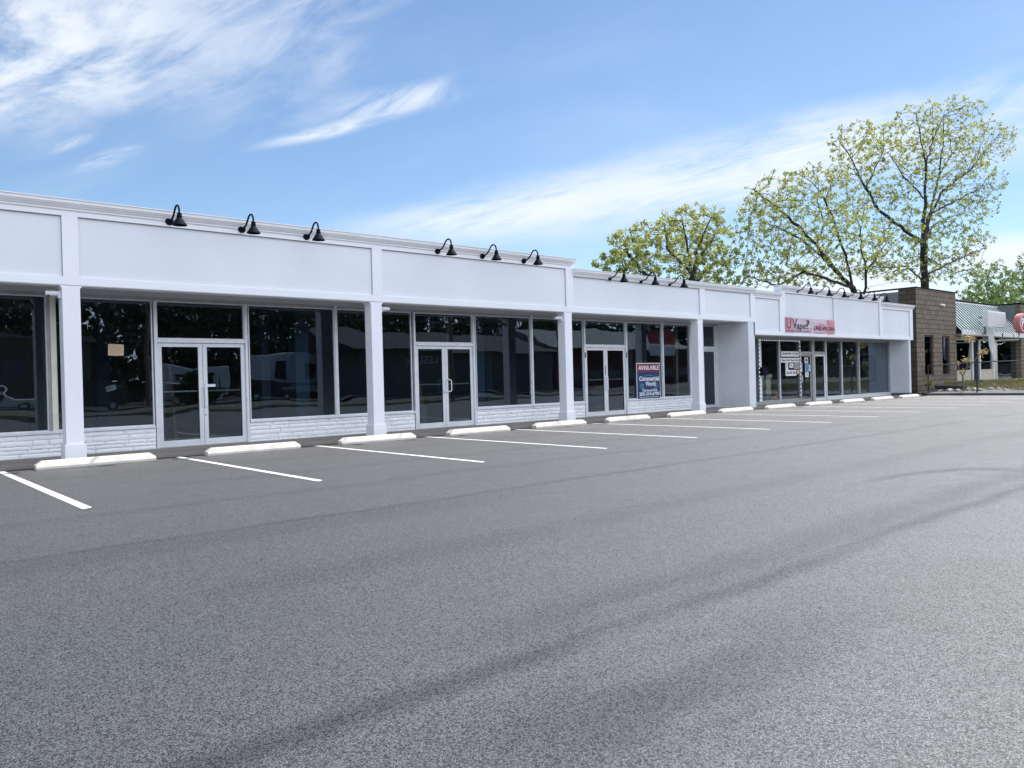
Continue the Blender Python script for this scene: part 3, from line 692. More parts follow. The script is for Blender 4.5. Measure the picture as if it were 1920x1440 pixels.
# ------------------------------------------------------------------ notices and signs
def sheet(name, x0, x1, z0, z1, y, m, label, cat, lines=0, ink=None, tilt=0.0, group=None, th=.003):
    t_ = thing(name, label, cat, ((x0+x1)/2, y, (z0+z1)/2), (0, R(tilt), 0), group)
    B(x0, x1, y-th, y, z0, z1).build('sheet', m, t_)
    if lines:
        mb = MB(); h = (z1-z0)/(lines+2); rnd = random.Random(int(x0*77))
        for k in range(lines):
            zz = z1-h*(k+1.2); a = x0+(x1-x0)*rnd.uniform(.10, .18); b_ = x1-(x1-x0)*rnd.uniform(.10, .35)
            mb.box(a, b_, y-th-.0015, y-th, zz-h*.18, zz+h*.18)
        mb.build('print', ink or M_inkgrey, t_)
    return t_
sheet('paper_notice', 4.04, 4.315, 1.912, 2.128, 1.262, M_kraft, 'brown paper notice taped to the window right of the first column', 'notice', 7, mat('faint_ink', (.42, .32, .22), .8), 1.5)
sheet('paper_scrap', 4.02, 4.20, 1.24, 1.34, 1.42, M_paper, 'small pale paper hanging tilted low behind the window left of the first doors', 'paper', 2, M_ink, -14)

# available sign
t_ = thing('real_estate_sign', 'red and blue AVAILABLE sign standing in the window right of the third doors', 'sign', (20.16, 1.40, .53))
xa, xb, za, zb = 19.56, 20.77, .515, 1.69
B(xa, xb, 1.262-.006, 1.262+.004, za, zb).build('board', M_whp, t_)
yy = 1.254
B(xa+.025, xb-.025, yy-.002, yy+.002, 1.40, zb-.025).build('red_header', M_redp, t_)
B(xa+.025, xb-.025, yy-.002, yy+.002, za+.02, 1.398).build('blue_field', M_blue, t_)
cx_ = (xa+xb)/2; ty = yy-.004
textbox('AVAILABLE', M_whp, t_, 'lettering', 19.645, 20.70, 1.462, 1.61, ty, bold=.025)
mb = MB()
for k in range(5):      # globe: latitude bands under the name
    zc_ = 1.0-.05*k; hw = .46*math.sqrt(max(.02, 1-(k/5.2)**2))
    for sx_ in (-1, 1):
        if hw < .28: continue
        mb.add([(cx_+sx_*.25, ty, zc_-.012), (cx_+sx_*hw, ty, zc_+.006), (cx_+sx_*hw, ty, zc_+.026), (cx_+sx_*.25, ty, zc_+.012)], [(0, 1, 2, 3)])
for a_ in (.50, .485):
    pts = [(cx_+a_*math.cos(t2), 1.02+.27*a_/.5*math.sin(t2)) for t2 in [2*math.pi*j/48 for j in range(49)]]
    for p, q in zip(pts[:-1], pts[1:]): mb.add([(p[0], ty, p[1]-.005), (q[0], ty, q[1]-.005), (q[0], ty, q[1]+.005), (p[0], ty, p[1]+.005)], [(0, 1, 2, 3)])
mb.build('globe_emblem', M_ltblue, t_)
textbox('Commercial', M_whp, t_, 'lettering', 19.675, 20.70, 1.105, 1.262, ty-.004, bold=.03)
textbox('World', M_whp, t_, 'lettering', 19.98, 20.50, .935, 1.085, ty-.004, bold=.03)
textbox('Call Arnold Peck', M_whp, t_, 'lettering', 19.83, 20.60, .762, .838, ty-.002, bold=.02)
textbox('203-314-6790', M_whp, t_, 'lettering', 19.665, 20.70, .625, .745, ty-.002, bold=.03)
B(xa+.12, xb-.12, ty-.001, ty+.001, .575, .587).build('underline', M_whp, t_)

# vape banner
t_ = thing('shop_banner', 'pink and white U Vape banner on the fascia over the vape shop doors', 'banner', (28.5, 0, 2.75))
xa, xb, za, zb = 26.585, 30.37, 2.752, 3.318
def ban(u, v): return (xa+(xb-xa)*u, -.012-.012*math.sin(u*9+v*2)*math.sin(v*3.1), za+(zb-za)*v+(-.02*math.sin(u*math.pi) if v > .5 else .0)*.8)
MB().grid(ban, 40, 4).build('sheet', M_pinkl, t_)
yb = -.03
MB().grid(lambda u, v: (xa+.62*u*(1-.25*v), yb, za+.01+(zb-za-.02)*v), 4, 4).build('pink_patch', M_pink, t_)
mb = MB()
def blob(cx, cz, rx, rz, n=20):
    mb.add([(cx, yb+.002, cz)]+[(cx+rx*math.cos(2*math.pi*j/n)*(1+.12*math.sin(3*j)), yb+.002, cz+rz*math.sin(2*math.pi*j/n)) for j in range(n)], [(0, 1+(j+1) % n, 1+j) for j in range(n)])
blob(29.25, 3.0, .36, .15); blob(30.0, 2.94, .34, .20)
mb.box(29.75, 30.36, yb+.003, yb+.004, 2.77, 3.28); mb.build('smoke_print', M_pink, t_)
mb = MB(); 
for (cx, cz, rx, rz) in ((29.15, 2.86, .5, .09), (29.9, 3.02, .3, .12)):
    pts = [(cx+rx*math.cos(2*math.pi*j/30), cz+rz*math.sin(2*math.pi*j/30)) for j in range(31)]
    for p, q in zip(pts[:-1], pts[1:]): mb.add([(p[0], yb-.001, p[1]-.006), (q[0], yb-.001, q[1]-.006), (q[0], yb-.001, q[1]+.01), (p[0], yb-.001, p[1]+.01)], [(0, 1, 2, 3)])
mb.build('swirl_print', mat('deep_pink', (.45, .12, .17), .5), t_)
yt = yb-.006
textbox('U', M_ink, t_, 'lettering', 26.66, 26.94, 2.885, 3.25, yt, bold=-.005)
textbox('V', M_ink, t_, 'lettering', 27.09, 27.40, 2.89, 3.25, yt, bold=-.005)
textbox('ape', M_ink, t_, 'lettering', 27.36, 28.06, 2.80, 3.065, yt-.002)
textbox('?', M_ink, t_, 'lettering', 28.12, 28.32, 2.885, 3.25, yt)
for xs_ in (26.68, 26.92, 27.10, 27.39): B(xs_-.06, xs_+.06, yt-.002, yt+.002, 3.238, 3.256).build('serif', M_ink, t_)
textbox('LLC', M_inkgrey, t_, 'lettering', 28.36, 28.50, 2.88, 2.94, yt)
textbox('(203) 693-2061', M_ink, t_, 'lettering', 28.68, 30.34, 2.835, 3.03, yt)
B(26.66, 28.45, yt-.002, yt+.002, 2.80, 2.822).build('underline', M_ink, t_)

# posters in the vape shop window
yv = YV-.034
def poster(x0, x1, z0, z1, txt, label, size=.15, m=None, sx=.9, lines=0):
    t_ = sheet('poster', x0, x1, z0, z1, yv, m or M_paper, label, 'poster', lines, M_ink)
    if txt: textbox(txt, M_ink, t_, 'lettering', x0+(x1-x0)*.05, x1-(x1-x0)*.05, z0+(z1-z0)*.28, z1-(z1-z0)*.22, yv-.006, bold=.01)
    return t_
poster(27.84, 29.19, 1.885, 2.09, 'Curbside Pick - Up Only', 'white Curbside Pick-Up Only strip sign, upper one of two in the vape shop window', .135)
poster(27.80, 29.21, 1.655, 1.835, 'Please Call To Place Order', 'white Please Call To Place Order strip sign just below the curbside sign', .125)
poster(28.14, 28.34, 1.37, 1.65, None, 'narrow white sheet under the left end of the call to order sign', lines=5)
poster(28.44, 28.74, 1.44, 1.62, None, 'small framed white leaflet centred under the call to order sign', lines=4)
poster(28.82, 29.2, 1.40, 1.63, None, 'grey printed flyer at the right under the call to order sign', lines=5, m=mat('grey_flyer', (.42, .46, .44), .7))
poster(28.13, 28.95, 1.13, 1.36, '203-693-2061', 'white phone number card lowest in the vape shop window', .14)
poster(29.02, 29.2, 1.20, 1.36, None, 'small orange brown leaflet beside the phone number card', m=M_kraft)
poster(29.30, 29.42, 1.28, 1.62, None, 'narrow white sheet on the left stile of the vape shop door', lines=4)
t_ = poster(29.62, 29.90, 1.635, 1.85, None, 'white sheet with a red octagon at the top of the vape shop door')
MB().lathe([(0, -.004), (.085, -.004)], (29.76, yv-.002, 1.745), (0, 1, 0), 8).build('stop_emblem', M_redp, t_)
poster(29.64, 29.96, 1.27, 1.62, None, 'light blue printed poster in the middle of the vape shop door', m=M_ltblue, lines=5)
poster(29.65, 29.93, 1.06, 1.25, None, 'lowest white sheet on the vape shop door', lines=4)
poster(29.95, 30.06, 1.30, 1.55, None, 'thin white slip right of the blue poster on the door', lines=3)
# string lights round the window
t_ = thing('string_lights', 'row of small white string lights framing the left vape shop windows', 'string lights', (26.18, YV, .2))
M_led = bpy.data.materials.new('led'); M_led.use_nodes = True
bb = M_led.node_tree.nodes['Principled BSDF']; bb.inputs['Base Color'].default_value = (.8, .85, 1, 1); bb.inputs['Emission Color'].default_value = (.8, .87, 1, 1); bb.inputs['Emission Strength'].default_value = .5
path = [(26.19, .25+.15*k) for k in range(16)] + [(26.3+.15*k, 2.50) for k in range(20)] + [(29.19, 2.45-.16*k) for k in range(14)]
mb = MB(); mc = MB()
for k_, (x, z) in enumerate(path):
    a, b_ = (.016, .026) if k_ < 16 else ((.026, .014) if k_ < 36 else (.013, .024))
    MB().box(x-a, x+a, YV-.085, YV-.07, z-b_, z+b_).build('bulb', M_led, t_)
MB().tube([(x, YV-.066, z) for x, z in path], .006, 5).build('wire', M_dark, t_)
# mailbox
t_ = thing('mailbox', 'small black mailbox on the left mullion of the vape shop', 'mailbox', (26.32, .8, 1.2))
B(26.21, 26.56, YV-.20, YV-.066, 1.17, 1.43).build('box', M_black, t_, bevel=.01); MB().prismx([(YV-.22, 1.43), (YV-.066, 1.43), (YV-.066, 1.49)], 26.20, 26.57).build('lid', M_black, t_)
# things inside the vape shop
for i, x in enumerate((26.62, 27.22)):
    t_ = thing('display_tower', 'cream slotted display tower inside the vape shop, %s of two' % ['left', 'right'][i], 'display stand', (x, 1.3, SW), group='display towers in the vape shop')
    MB().box(x, x+.34, 1.2, 1.45, .42, 1.05).build('body', M_cream, t_, bevel=.01)
    MB().box(x-.04, x+.40, 1.16, 1.5, 1.05, 1.22).build('top', M_cream, t_, bevel=.02); MB().box(x+.02, x+.30, 1.2, 1.45, SW, .42).build('stand', M_dark, t_)
solo('storage_tub', MB().lathe([(0, 0), (.20, 0), (.25, .30), (.27, .31), (.24, .31), (.19, .02)], (28.0, 1.35, .22), (0, 0, 1), 20), M_orange, 'orange plastic tub on the floor by the display towers', 'tub')
t_ = thing('shelf_unit', 'dark wooden shelf unit inside the vape shop behind the posters', 'shelf', (29.4, 2.3, SW))
mb = MB()
for z in (.25, .5, .75, 1.0): mb.box(28.9, 30.3, 2.1, 2.5, z, z+.03)
mb.build('shelf', M_darkwood, t_); MB().box(28.9, 28.94, 2.1, 2.5, SW, 1.02).box(30.26, 30.3, 2.1, 2.5, SW, 1.02).build('side_panel', M_darkwood, t_)
# inside right wall of the vape shop with a dark framed board
B(37.44, 37.53, 1.02, 14.7, SW, 2.7).build('interior_wall', mat('pale_interior_paint', (.62, .66, .68), .9, var=.04), bld)
a = atX(1612, 669, 37.42); b_ = atX(1642, 720, 37.42); c_ = atX(1560, 669, 37.42)
t_ = thing('wall_frame', 'large navy picture frame on the inside wall of the vape shop', 'picture frame', (37.42, a.y, b_.z))
y0_, y1_ = atX(1643, 690, 37.42).y, atX(1612, 690, 37.42).y
mb = MB(); z0_, z1_ = .75, 1.95
mb.box(37.39, 37.44, y0_, y1_, z0_, z0_+.09).box(37.39, 37.44, y0_, y1_, z1_-.09, z1_).box(37.39, 37.44, y0_, y0_+.14, z0_+.09, z1_-.09).box(37.39, 37.44, y1_-.14, y1_, z0_+.09, z1_-.09)
mb.build('frame', M_blue, t_); B(37.42, 37.44, y0_+.14, y1_-.14, z0_+.09, z1_-.09).build('board', mat('board_grey', (.3, .33, .36), .8), t_)

# loose boards leaning inside behind the glass doors
def board(x, y, lean, h, w_, m, label, dx=0.0):
    t_ = MB().add([(x, y, SW+.01), (x+w_, y, SW+.01), (x+w_, y+.02, SW+.01), (x, y+.02, SW+.01), (x+dx, y+lean, h), (x+w_+dx, y+lean, h), (x+w_+dx, y+lean+.02, h), (x+dx, y+lean+.02, h)],
                  [(0, 3, 2, 1), (4, 5, 6, 7), (0, 1, 5, 4), (1, 2, 6, 5), (2, 3, 7, 6), (3, 0, 4, 7)]).build('timber_board', m)
    tag(t_, label, 'board', 'boards leaning inside')
board(5.42, 1.9, .3, 1.75, .07, M_wood, 'weathered upright board behind the left leaf of the first doors')
board(5.2, 1.8, .1, 2.0, .03, M_wood, 'thin stick standing left of the board behind the first doors')
board(11.35, 1.7, .2, 2.0, .05, M_inpil, 'thin grey strip leaning behind the left leaf of the second doors', .12)
board(11.6, 1.75, .25, 1.3, .16, M_wood, 'wide brown plank leaning behind the left leaf of the second doors', -.08)
solo('fire_alarm', B(2.94, 2.98, 1.93, 2.03, 2.28, 2.42), M_red, 'red fire alarm box on the grey wall inside the far left window', 'fire alarm')

# ------------------------------------------------------------------ block building next door
bk = thing('block_building', 'brown split face block building with two tall slit windows beyond the white building', 'building', (41.5, 4, .4))
X0, X1, Yb, ZT = 38.96, 43.98, .2, 5.14
# front wall with real openings
wins = [(39.87, 40.97), (42.07, 43.10)]
mb = MB(); zs0, zs1 = .95, 2.91
xs = [X0] + [v for p in wins for v in p] + [X1]
for a, b_ in zip(xs[0::2], xs[1::2]): mb.box(a, b_, Yb, Yb+.25, .1, ZT)
for a, b_ in wins: mb.box(a, b_, Yb, Yb+.25, .1, zs0); mb.box(a, b_, Yb, Yb+.25, zs1, ZT)
mb.build('front_wall', M_cmu, bk)
B(X0, X0+.25, Yb+.25, 1.0, .1, ZT).build('side_wall', M_cmushade, bk); B(X0-.012, X0-.001, Yb+.01, 1.0, .1, ZT-.01).build('shade_facing', M_cmushade, bk); B(X1-.25, X1, Yb+.25, 6, .1, ZT).build('side_wall', M_cmu, bk)  # left wall and its added thin sheet carry the painted shade
B(X0+.02, X0+.25, 1.0, 14, .1, ZT-.12).build('side_cladding', M_greycl, bk)
MB().box(X0-.03, X1+.03, Yb-.03, Yb+.3, ZT, ZT+.05).box(X0-.03, X0+.3, Yb+.3, 14, ZT, ZT+.05).build('wall_cap', M_black, bk)
B(X0+.25, X1-.25, Yb+.25, 14, 4.8, 4.9).build('roof', M_roof, bk)
for a, b_ in wins:
    w_ = MB().box(a, a+.06, Yb+.06, Yb+.14, zs0, zs1).box(b_-.06, b_, Yb+.06, Yb+.14, zs0, zs1).box(a+.06, b_-.06, Yb+.06, Yb+.14, zs1-.07, zs1).box(a+.06, b_-.06, Yb+.06, Yb+.14, zs0, zs0+.05).build('window', M_darkwood, bk)
    B(a+.06, b_-.06, Yb+.095, Yb+.105, zs0+.05, zs1-.07).build('glass_pane', M_glassd, w_); B(a, b_, Yb+.3, Yb+.32, zs0, zs1).build('blind', M_dark, w_)
t_ = thing('flood_light', 'small white flood light high on the block building front', 'lamp', (41.9, Yb, 4.45))
MB().tube([(41.9, Yb, 4.44), (41.9, Yb-.12, 4.44), (42.05, Yb-.14, 4.40)], [.04, .04, .06], 10).build('housing', M_plastic, t_, smooth=True)

# ------------------------------------------------------------------ green roofed shop
gs = thing('green_roof_shop', 'tan shop front under a sloping green standing seam metal roof', 'building', (49, 2, .5))
GX0, GX1 = 43.98, 54.4
e0, e1 = (-.05, 3.23), (1.45, 4.93)   # eave and ridge (y, z); the left end is cut back behind the block wall
th = .05
mb = MB(); mb.prismx([(e0[0], e0[1]-th), (e1[0], e1[1]-th), e1, e0], GX0, GX1); mb.build('roof', M_greenp, gs)
mb = MB(); x = GX0+.12
dyz = Vector((e1[0]-e0[0], e1[1]-e0[1])).normalized(); nn = Vector((-dyz.y, dyz.x))
while x < GX1:
    pr_ = [(e0[0]-nn.x*.02, e0[1]-nn.y*.02), (e1[0]-nn.x*.02, e1[1]-nn.y*.02), (e1[0]+nn.x*.03, e1[1]+nn.y*.03), (e0[0]+nn.x*.03, e0[1]+nn.y*.03)]
    mb.prismx(pr_, x, x+.16); x += .45
mb.build('roof_seams', M_green, gs)
MB().box(GX0, GX1, 1.42, 1.65, 4.90, 5.0).build('ridge_flashing', M_plastic, gs); B(GX0, GX1, 1.5, 9, 4.95, 5.12).build('roof_edge', M_black, gs)
MB().box(GX0, 46.9, -.09, -.05, 2.98, 3.2).box(47.1, 48.3, -.09, -.05, 2.98, 3.17).box(48.5, 50.0, -.09, -.05, 2.98, 3.17).box(50.3, 52.0, -.09, -.05, 2.98, 3.17).box(52.2, 54.3, -.09, -.05, 2.98, 3.17).build('fascia_board', M_plastic, gs)
B(GX0, GX1, -.048, .9, 2.93, 3.05).build('eave_soffit', M_greycl, gs)
yw = .38
def X(px, py=660): return atY(px, py, yw).x
mb = MB(); zt, zbt = 2.82, .5
mb.box(GX0, GX1+4, yw, yw+.2, zt-.02, 3.0)                       # lintel band
mb.box(X(1863), X(1870), yw, yw+.2, .4, zt-.02); mb.box(X(1917), X(1925), yw, yw+.2, .4, zt-.02)
mb.build('front_wall', M_tan, gs)
def shopwin(a, b_, zs):
    B(a, b_, yw+.02, yw+.12, .5, zs).build('panel', M_tanpan, gs)
    w_ = MB().box(a, b_, yw, yw+.1, zs, zs+.06).box(a, b_, yw, yw+.1, zt-.08, zt-.022).build('window', M_tanpan, gs)
    B(a, b_, yw+.045, yw+.055, zs+.06, zt-.08).build('glass_pane', M_glassd, w_)
shopwin(GX0, X(1820), 1.10); shopwin(X(1838.5), X(1861), 1.10)
for px in (1823, 1836.5, 1862):
    B(X(px)-.09, X(px)+.09, yw-.03, yw+.13, .5, zt-.021).build('post', M_plastic, gs)
B(X(1825), X(1835), yw+.03, yw+.08, .5, zt-.03).build('door', M_black, gs)
B(X(1870), X(1917), yw+.10, yw+.14, .5, zt-.03).build('window', M_glassd, gs)
B(GX0, GX1+3, 1.5, 1.6, .3, 3.0).build('interior_wall', M_dark, gs)
for px in (1837, 1868):
    c_ = atY(px, 631, .25); MB().lathe([(0, 0), (.12, 0), (.14, -.10), (0, -.12)], (c_.x, c_.y, 2.93), (0, 0, 1), 12).build('downlight', M_black, gs)
# far tower of the same row
ft = thing('far_block_tower', 'grey clad end wall of the next block building past the green roof', 'building', (56, 3, .4))
B(54.42, 54.6, .5, 10, .4, 5.02).build('side_cladding', M_greycl, ft); B(54.42, 60, .2, .5, .4, 5.05).build('front_wall', M_cmu, ft)
MB().box(54.38, 54.7, .16, 10, 5.052, 5.13).box(54.7, 60, .16, .6, 5.052, 5.13).build('wall_cap', M_black, ft)
# blank box sign with torn cloth
t_ = thing('box_sign', 'blank white box sign at the eave of the green roof', 'sign', (47, -.7, 3.4))
ys = -.7
p0, p1 = atY(1853, 583, ys), atY(1886, 610, ys)
B(p0.x, p1.x, ys, ys+.30, p1.z-.12, p0.z+.02).build('cabinet', M_plastic, t_, bevel=.02)
B(p0.x+.08, p1.x-.08, ys-.01, ys, p1.z-.04, p0.z-.07).build('face', mat('blank_sign_face', (.62, .64, .65), .5), t_)
B(p0.x+.2, p0.x+.28, ys+.2, ys+.3, 3.0, p1.z-.1).build('bracket', M_galv, t_); B(p1.x-.4, p1.x-.32, ys+.30, .5, 4.0, 4.08).build('bracket', M_galv, t_)
c_ = atY(1855, 612, ys-.1)
def cloth(u, v):
    w_ = .16 + .55*min(1, v*1.5) - 1.3*max(0, v-.75)
    return (c_.x+.05+v*.30+(u-.4)*w_, ys-.12+.07*math.sin(u*9+v*4), c_.z-v*1.72+.10*math.sin(u*7)*(v > .9))
o = MB().grid(cloth, 12, 16).build('torn_cloth', M_greycloth, t_, smooth=True); so = o.modifiers.new('s', 'SOLIDIFY'); so.thickness = .01
# red drum sign
t_ = thing('drum_sign', 'round red drum sign with a white letter P at the right edge', 'sign', (50, -1.6, 3.2))
ca = atY(1921, 607, -1.6); cb = ca + Vector((-.35, .0, 0)); ax = Vector((-.2, -.98, 0)).normalized(); rad = .54
ca = atY(1922, 606, -1.6)
MB().lathe([(0, -.34), (rad-.03, -.34), (rad, -.32), (rad, -.02), (rad-.03, 0)], ca, ax, 40).build('drum', M_redf, t_, smooth=True)
MB().lathe([(0, .001), (rad-.03, .001)], ca, ax, 40).build('face', M_red, t_)
MB().lathe([(rad-.10, .003), (rad-.055, .003)], ca, ax, 40).build('ring', M_whp, t_)
lt = text('P', .66, M_whp, t_, 'lettering', (-.25, 0, 0), .80, ext=.01, bold=.02)
lt.data.transform(Matrix.Translation(Vector(t_.location)))
lt.data.transform(Matrix.Translation(Vector((-.0, 0, 0))))
rot = Matrix.Rotation(math.atan2(ax.x, -ax.y), 4, 'Z'); lt.data.transform(rot); lt.data.transform(Matrix.Translation(ca + ax*.012 - Vector(t_.location)))
MB().tube([ca+Vector((0, .3, -rad)), ca+Vector((0, .3, -rad-.35)), ca+Vector((0, 1.9, -rad-.35))], .04, 8).build('bracket', M_galv, t_)

# ------------------------------------------------------------------ chain link fence
fx = 40.0
t_ = thing('chain_link_fence', 'low chain link fence along the far kerb in front of the block building', 'fence', (fx, -3, .2))
def fz(y): return 1.44 - .028*(y)*.9 + .012*math.sin(y*2.1)
mb = MB(); mb.tube([(fx, y, fz(y)) for y in np.arange(.15, -9, -.5)], .024, 8); mb.build('top_rail', M_fence, t_, smooth=True)
for y in (.12, -2.0, -4.6, -7.2): MB().tube([(fx, y, .1), (fx, y, fz(y)+.03)], .033, 8).build('post', M_fence, t_, smooth=True)
mb = MB(); s_ = .09; H = 1.2; y = .1
k = 0
while y > -7.5:
    for sg in (1, -1):
        n_ = 4; yy0 = y if sg > 0 else y-H
        pts = []
        a_, b2 = (y, .22), (y-H, .22+H)
        if sg < 0: a_, b2 = (y-H, .22), (y, .22+H)
        p, q = Vector((fx, a_[0], a_[1])), Vector((fx, b2[0], b2[1])); mb.tube([p, q], .0030, 3, caps=False)
    y -= s_
mb.build('chain_link_mesh', M_fence, t_)

# ------------------------------------------------------------------ sapling
sp_ = thing('sapling', 'bare young sapling with tufts of yellow leaves by the chain link fence', 'sapling', (40.4, -1.3, .25))
def P(px, py, y=-1.3): q = atX(px, py, 40.45); return q
stems = [[(1807, 733), (1806, 716), (1805, 705)], [(1805, 705), (1798, 692), (1796, 684), (1796, 680)], [(1805, 705), (1812, 692), (1824, 680), (1838, 664), (1841, 660)], [(1812, 692), (1815, 675), (1818, 650), (1819, 642)], [(1815, 675), (1811, 673)], [(1798, 692), (1802, 697)]]
mb = MB()
for i, s_ in enumerate(stems):
    r0 = .05 if i == 0 else .028
    mb.tube([P(*p) for p in s_], [r0*(1-.45*j/len(s_)) for j in range(len(s_))], 7)
mb.build('trunk', M_barkl, sp_, smooth=True)
mb = MB(); rnd = random.Random(3)
for (px, py, n_, r_) in ((1817, 634, 70, .30), (1843, 661, 46, .24), (1813, 675, 34, .2), (1804, 696, 22, .14), (1797, 681, 14, .12)):
    c_ = P(px, py)
    for k in range(n_):
        d = Vector((rnd.gauss(0, 1), rnd.gauss(0, 1), rnd.gauss(0, .6))).normalized()*r_*rnd.uniform(.3, 1)
        p = c_+d; u = Vector((rnd.gauss(0, 1), rnd.gauss(0, 1), rnd.gauss(0, .5))).normalized(); v = u.orthogonal().normalized(); L = rnd.uniform(.09, .16)
        mb.add([p-u*L*.1, p+u*L*.5+v*L*.32, p+u*L, p+u*L*.5-v*L*.32], [(0, 1, 2, 3)])
mb.build('crown', M_leafy, sp_)

# ground cover on the planting strip
def tufts(n, area, hgt, w_, seed, dens=None):
    rnd = random.Random(seed); mb = MB(); x0, x1, y0, y1 = area; k = 0
    while k < n:
        x, y = rnd.uniform(x0, x1), rnd.uniform(y0, y1)
        if dens and rnd.random() > dens(x, y): k += .2; continue
        z = bermz(x, y)
        for _ in range(4):
            a = rnd.uniform(0, 6.28); h = hgt*rnd.uniform(.4, 1.2); bx, by = x+rnd.gauss(0, .03), y+rnd.gauss(0, .03); l_ = rnd.uniform(.1, .5)*h
            c_, s2 = math.cos(a)*w_, math.sin(a)*w_
            mb.add([(bx-c_, by-s2, z), (bx+c_, by+s2, z), (bx+s2/w_*l_*.8, by+c_/w_*l_*.8, z+h)], [(0, 1, 2)])
        k += 1
    return mb
tag(tufts(3500, (41.4, 44.6, -9, .1), .14, .012, 5, lambda x, y: .35+.65*(mn.noise(Vector((x, y, 0)))+.5)).build('grass', M_grass), 'patchy yellow green grass on the planting strip past the fence', 'grass', kind='stuff')
tag(tufts(1800, (44.0, 58, -6, -1.2), .16, .016, 6).build('grass', M_grass), 'rough grass in front of the green roofed shop', 'grass', kind='stuff')
for (px, py, n_, r_, lab) in ((1741, 716, 200, .26, 'low weedy clump at the foot of the left slit window'), (1776, 716, 170, .22, 'low weedy clump at the foot of the right slit window')):
    c_ = atY(px, py, -.15); c_.z = .45; rnd = random.Random(px); mb = MB()
    for k in range(n_):
        d = Vector((rnd.gauss(0, 1), rnd.gauss(0, .6), abs(rnd.gauss(0, 1)))).normalized()*r_*rnd.uniform(.2, 1.1)
        p = c_+d; u = (d.normalized()+Vector((rnd.gauss(0, .5), rnd.gauss(0, .5), .4))).normalized(); v = u.orthogonal().normalized(); L = rnd.uniform(.06, .13)
        mb.add([p-u*L*.3, p+v*L*.3, p+u*L*.7, p-v*L*.3], [(0, 1, 2, 3)])
    tt = thing('weed_clump', lab, 'weeds', (c_.x, c_.y, .4), group='weeds along the block wall'); mb.build('foliage', M_grass, tt)
    MB().tube([(c_.x, c_.y, .3), (c_.x+.02, c_.y, .55)], [.02, .008], 5).build('stem', M_bark, tt)
rnd = random.Random(9); M_rock = mat('pale_rock', (.45, .43, .40), .9, var=.2, fine=.2)
for i in range(9):
    x, y = 40.9+rnd.uniform(-.15, .3), -.25-.33*i; r_ = rnd.uniform(.08, .17); mb = MB()
    def rk(u, v):
        th, ph = u*2*math.pi, (v-.5)*math.pi; d = Vector((math.cos(th)*math.cos(ph), math.sin(th)*math.cos(ph), math.sin(ph)))
        k = 1+.35*mn.noise(d*1.7+Vector((i*5, 0, 0))); return (x+d.x*r_*1.3*k, y+d.y*r_*k, bermz(x, y)+.03+d.z*r_*.7*k)
    mb.grid(rk, 12, 8); o = mb.build('rock', M_rock)
    tag(o, 'small pale rock in the row edging the planting strip behind the fence', 'rock', 'rocks edging the planting strip')
solo('fallen_log', MB().tube([(40.6, .05, .38), (40.9, -.5, .36), (41.0, -1.2, .33)], [.10, .12, .09], 9), M_bark, 'dark fallen log at the base of the block building', 'log', smooth=True)

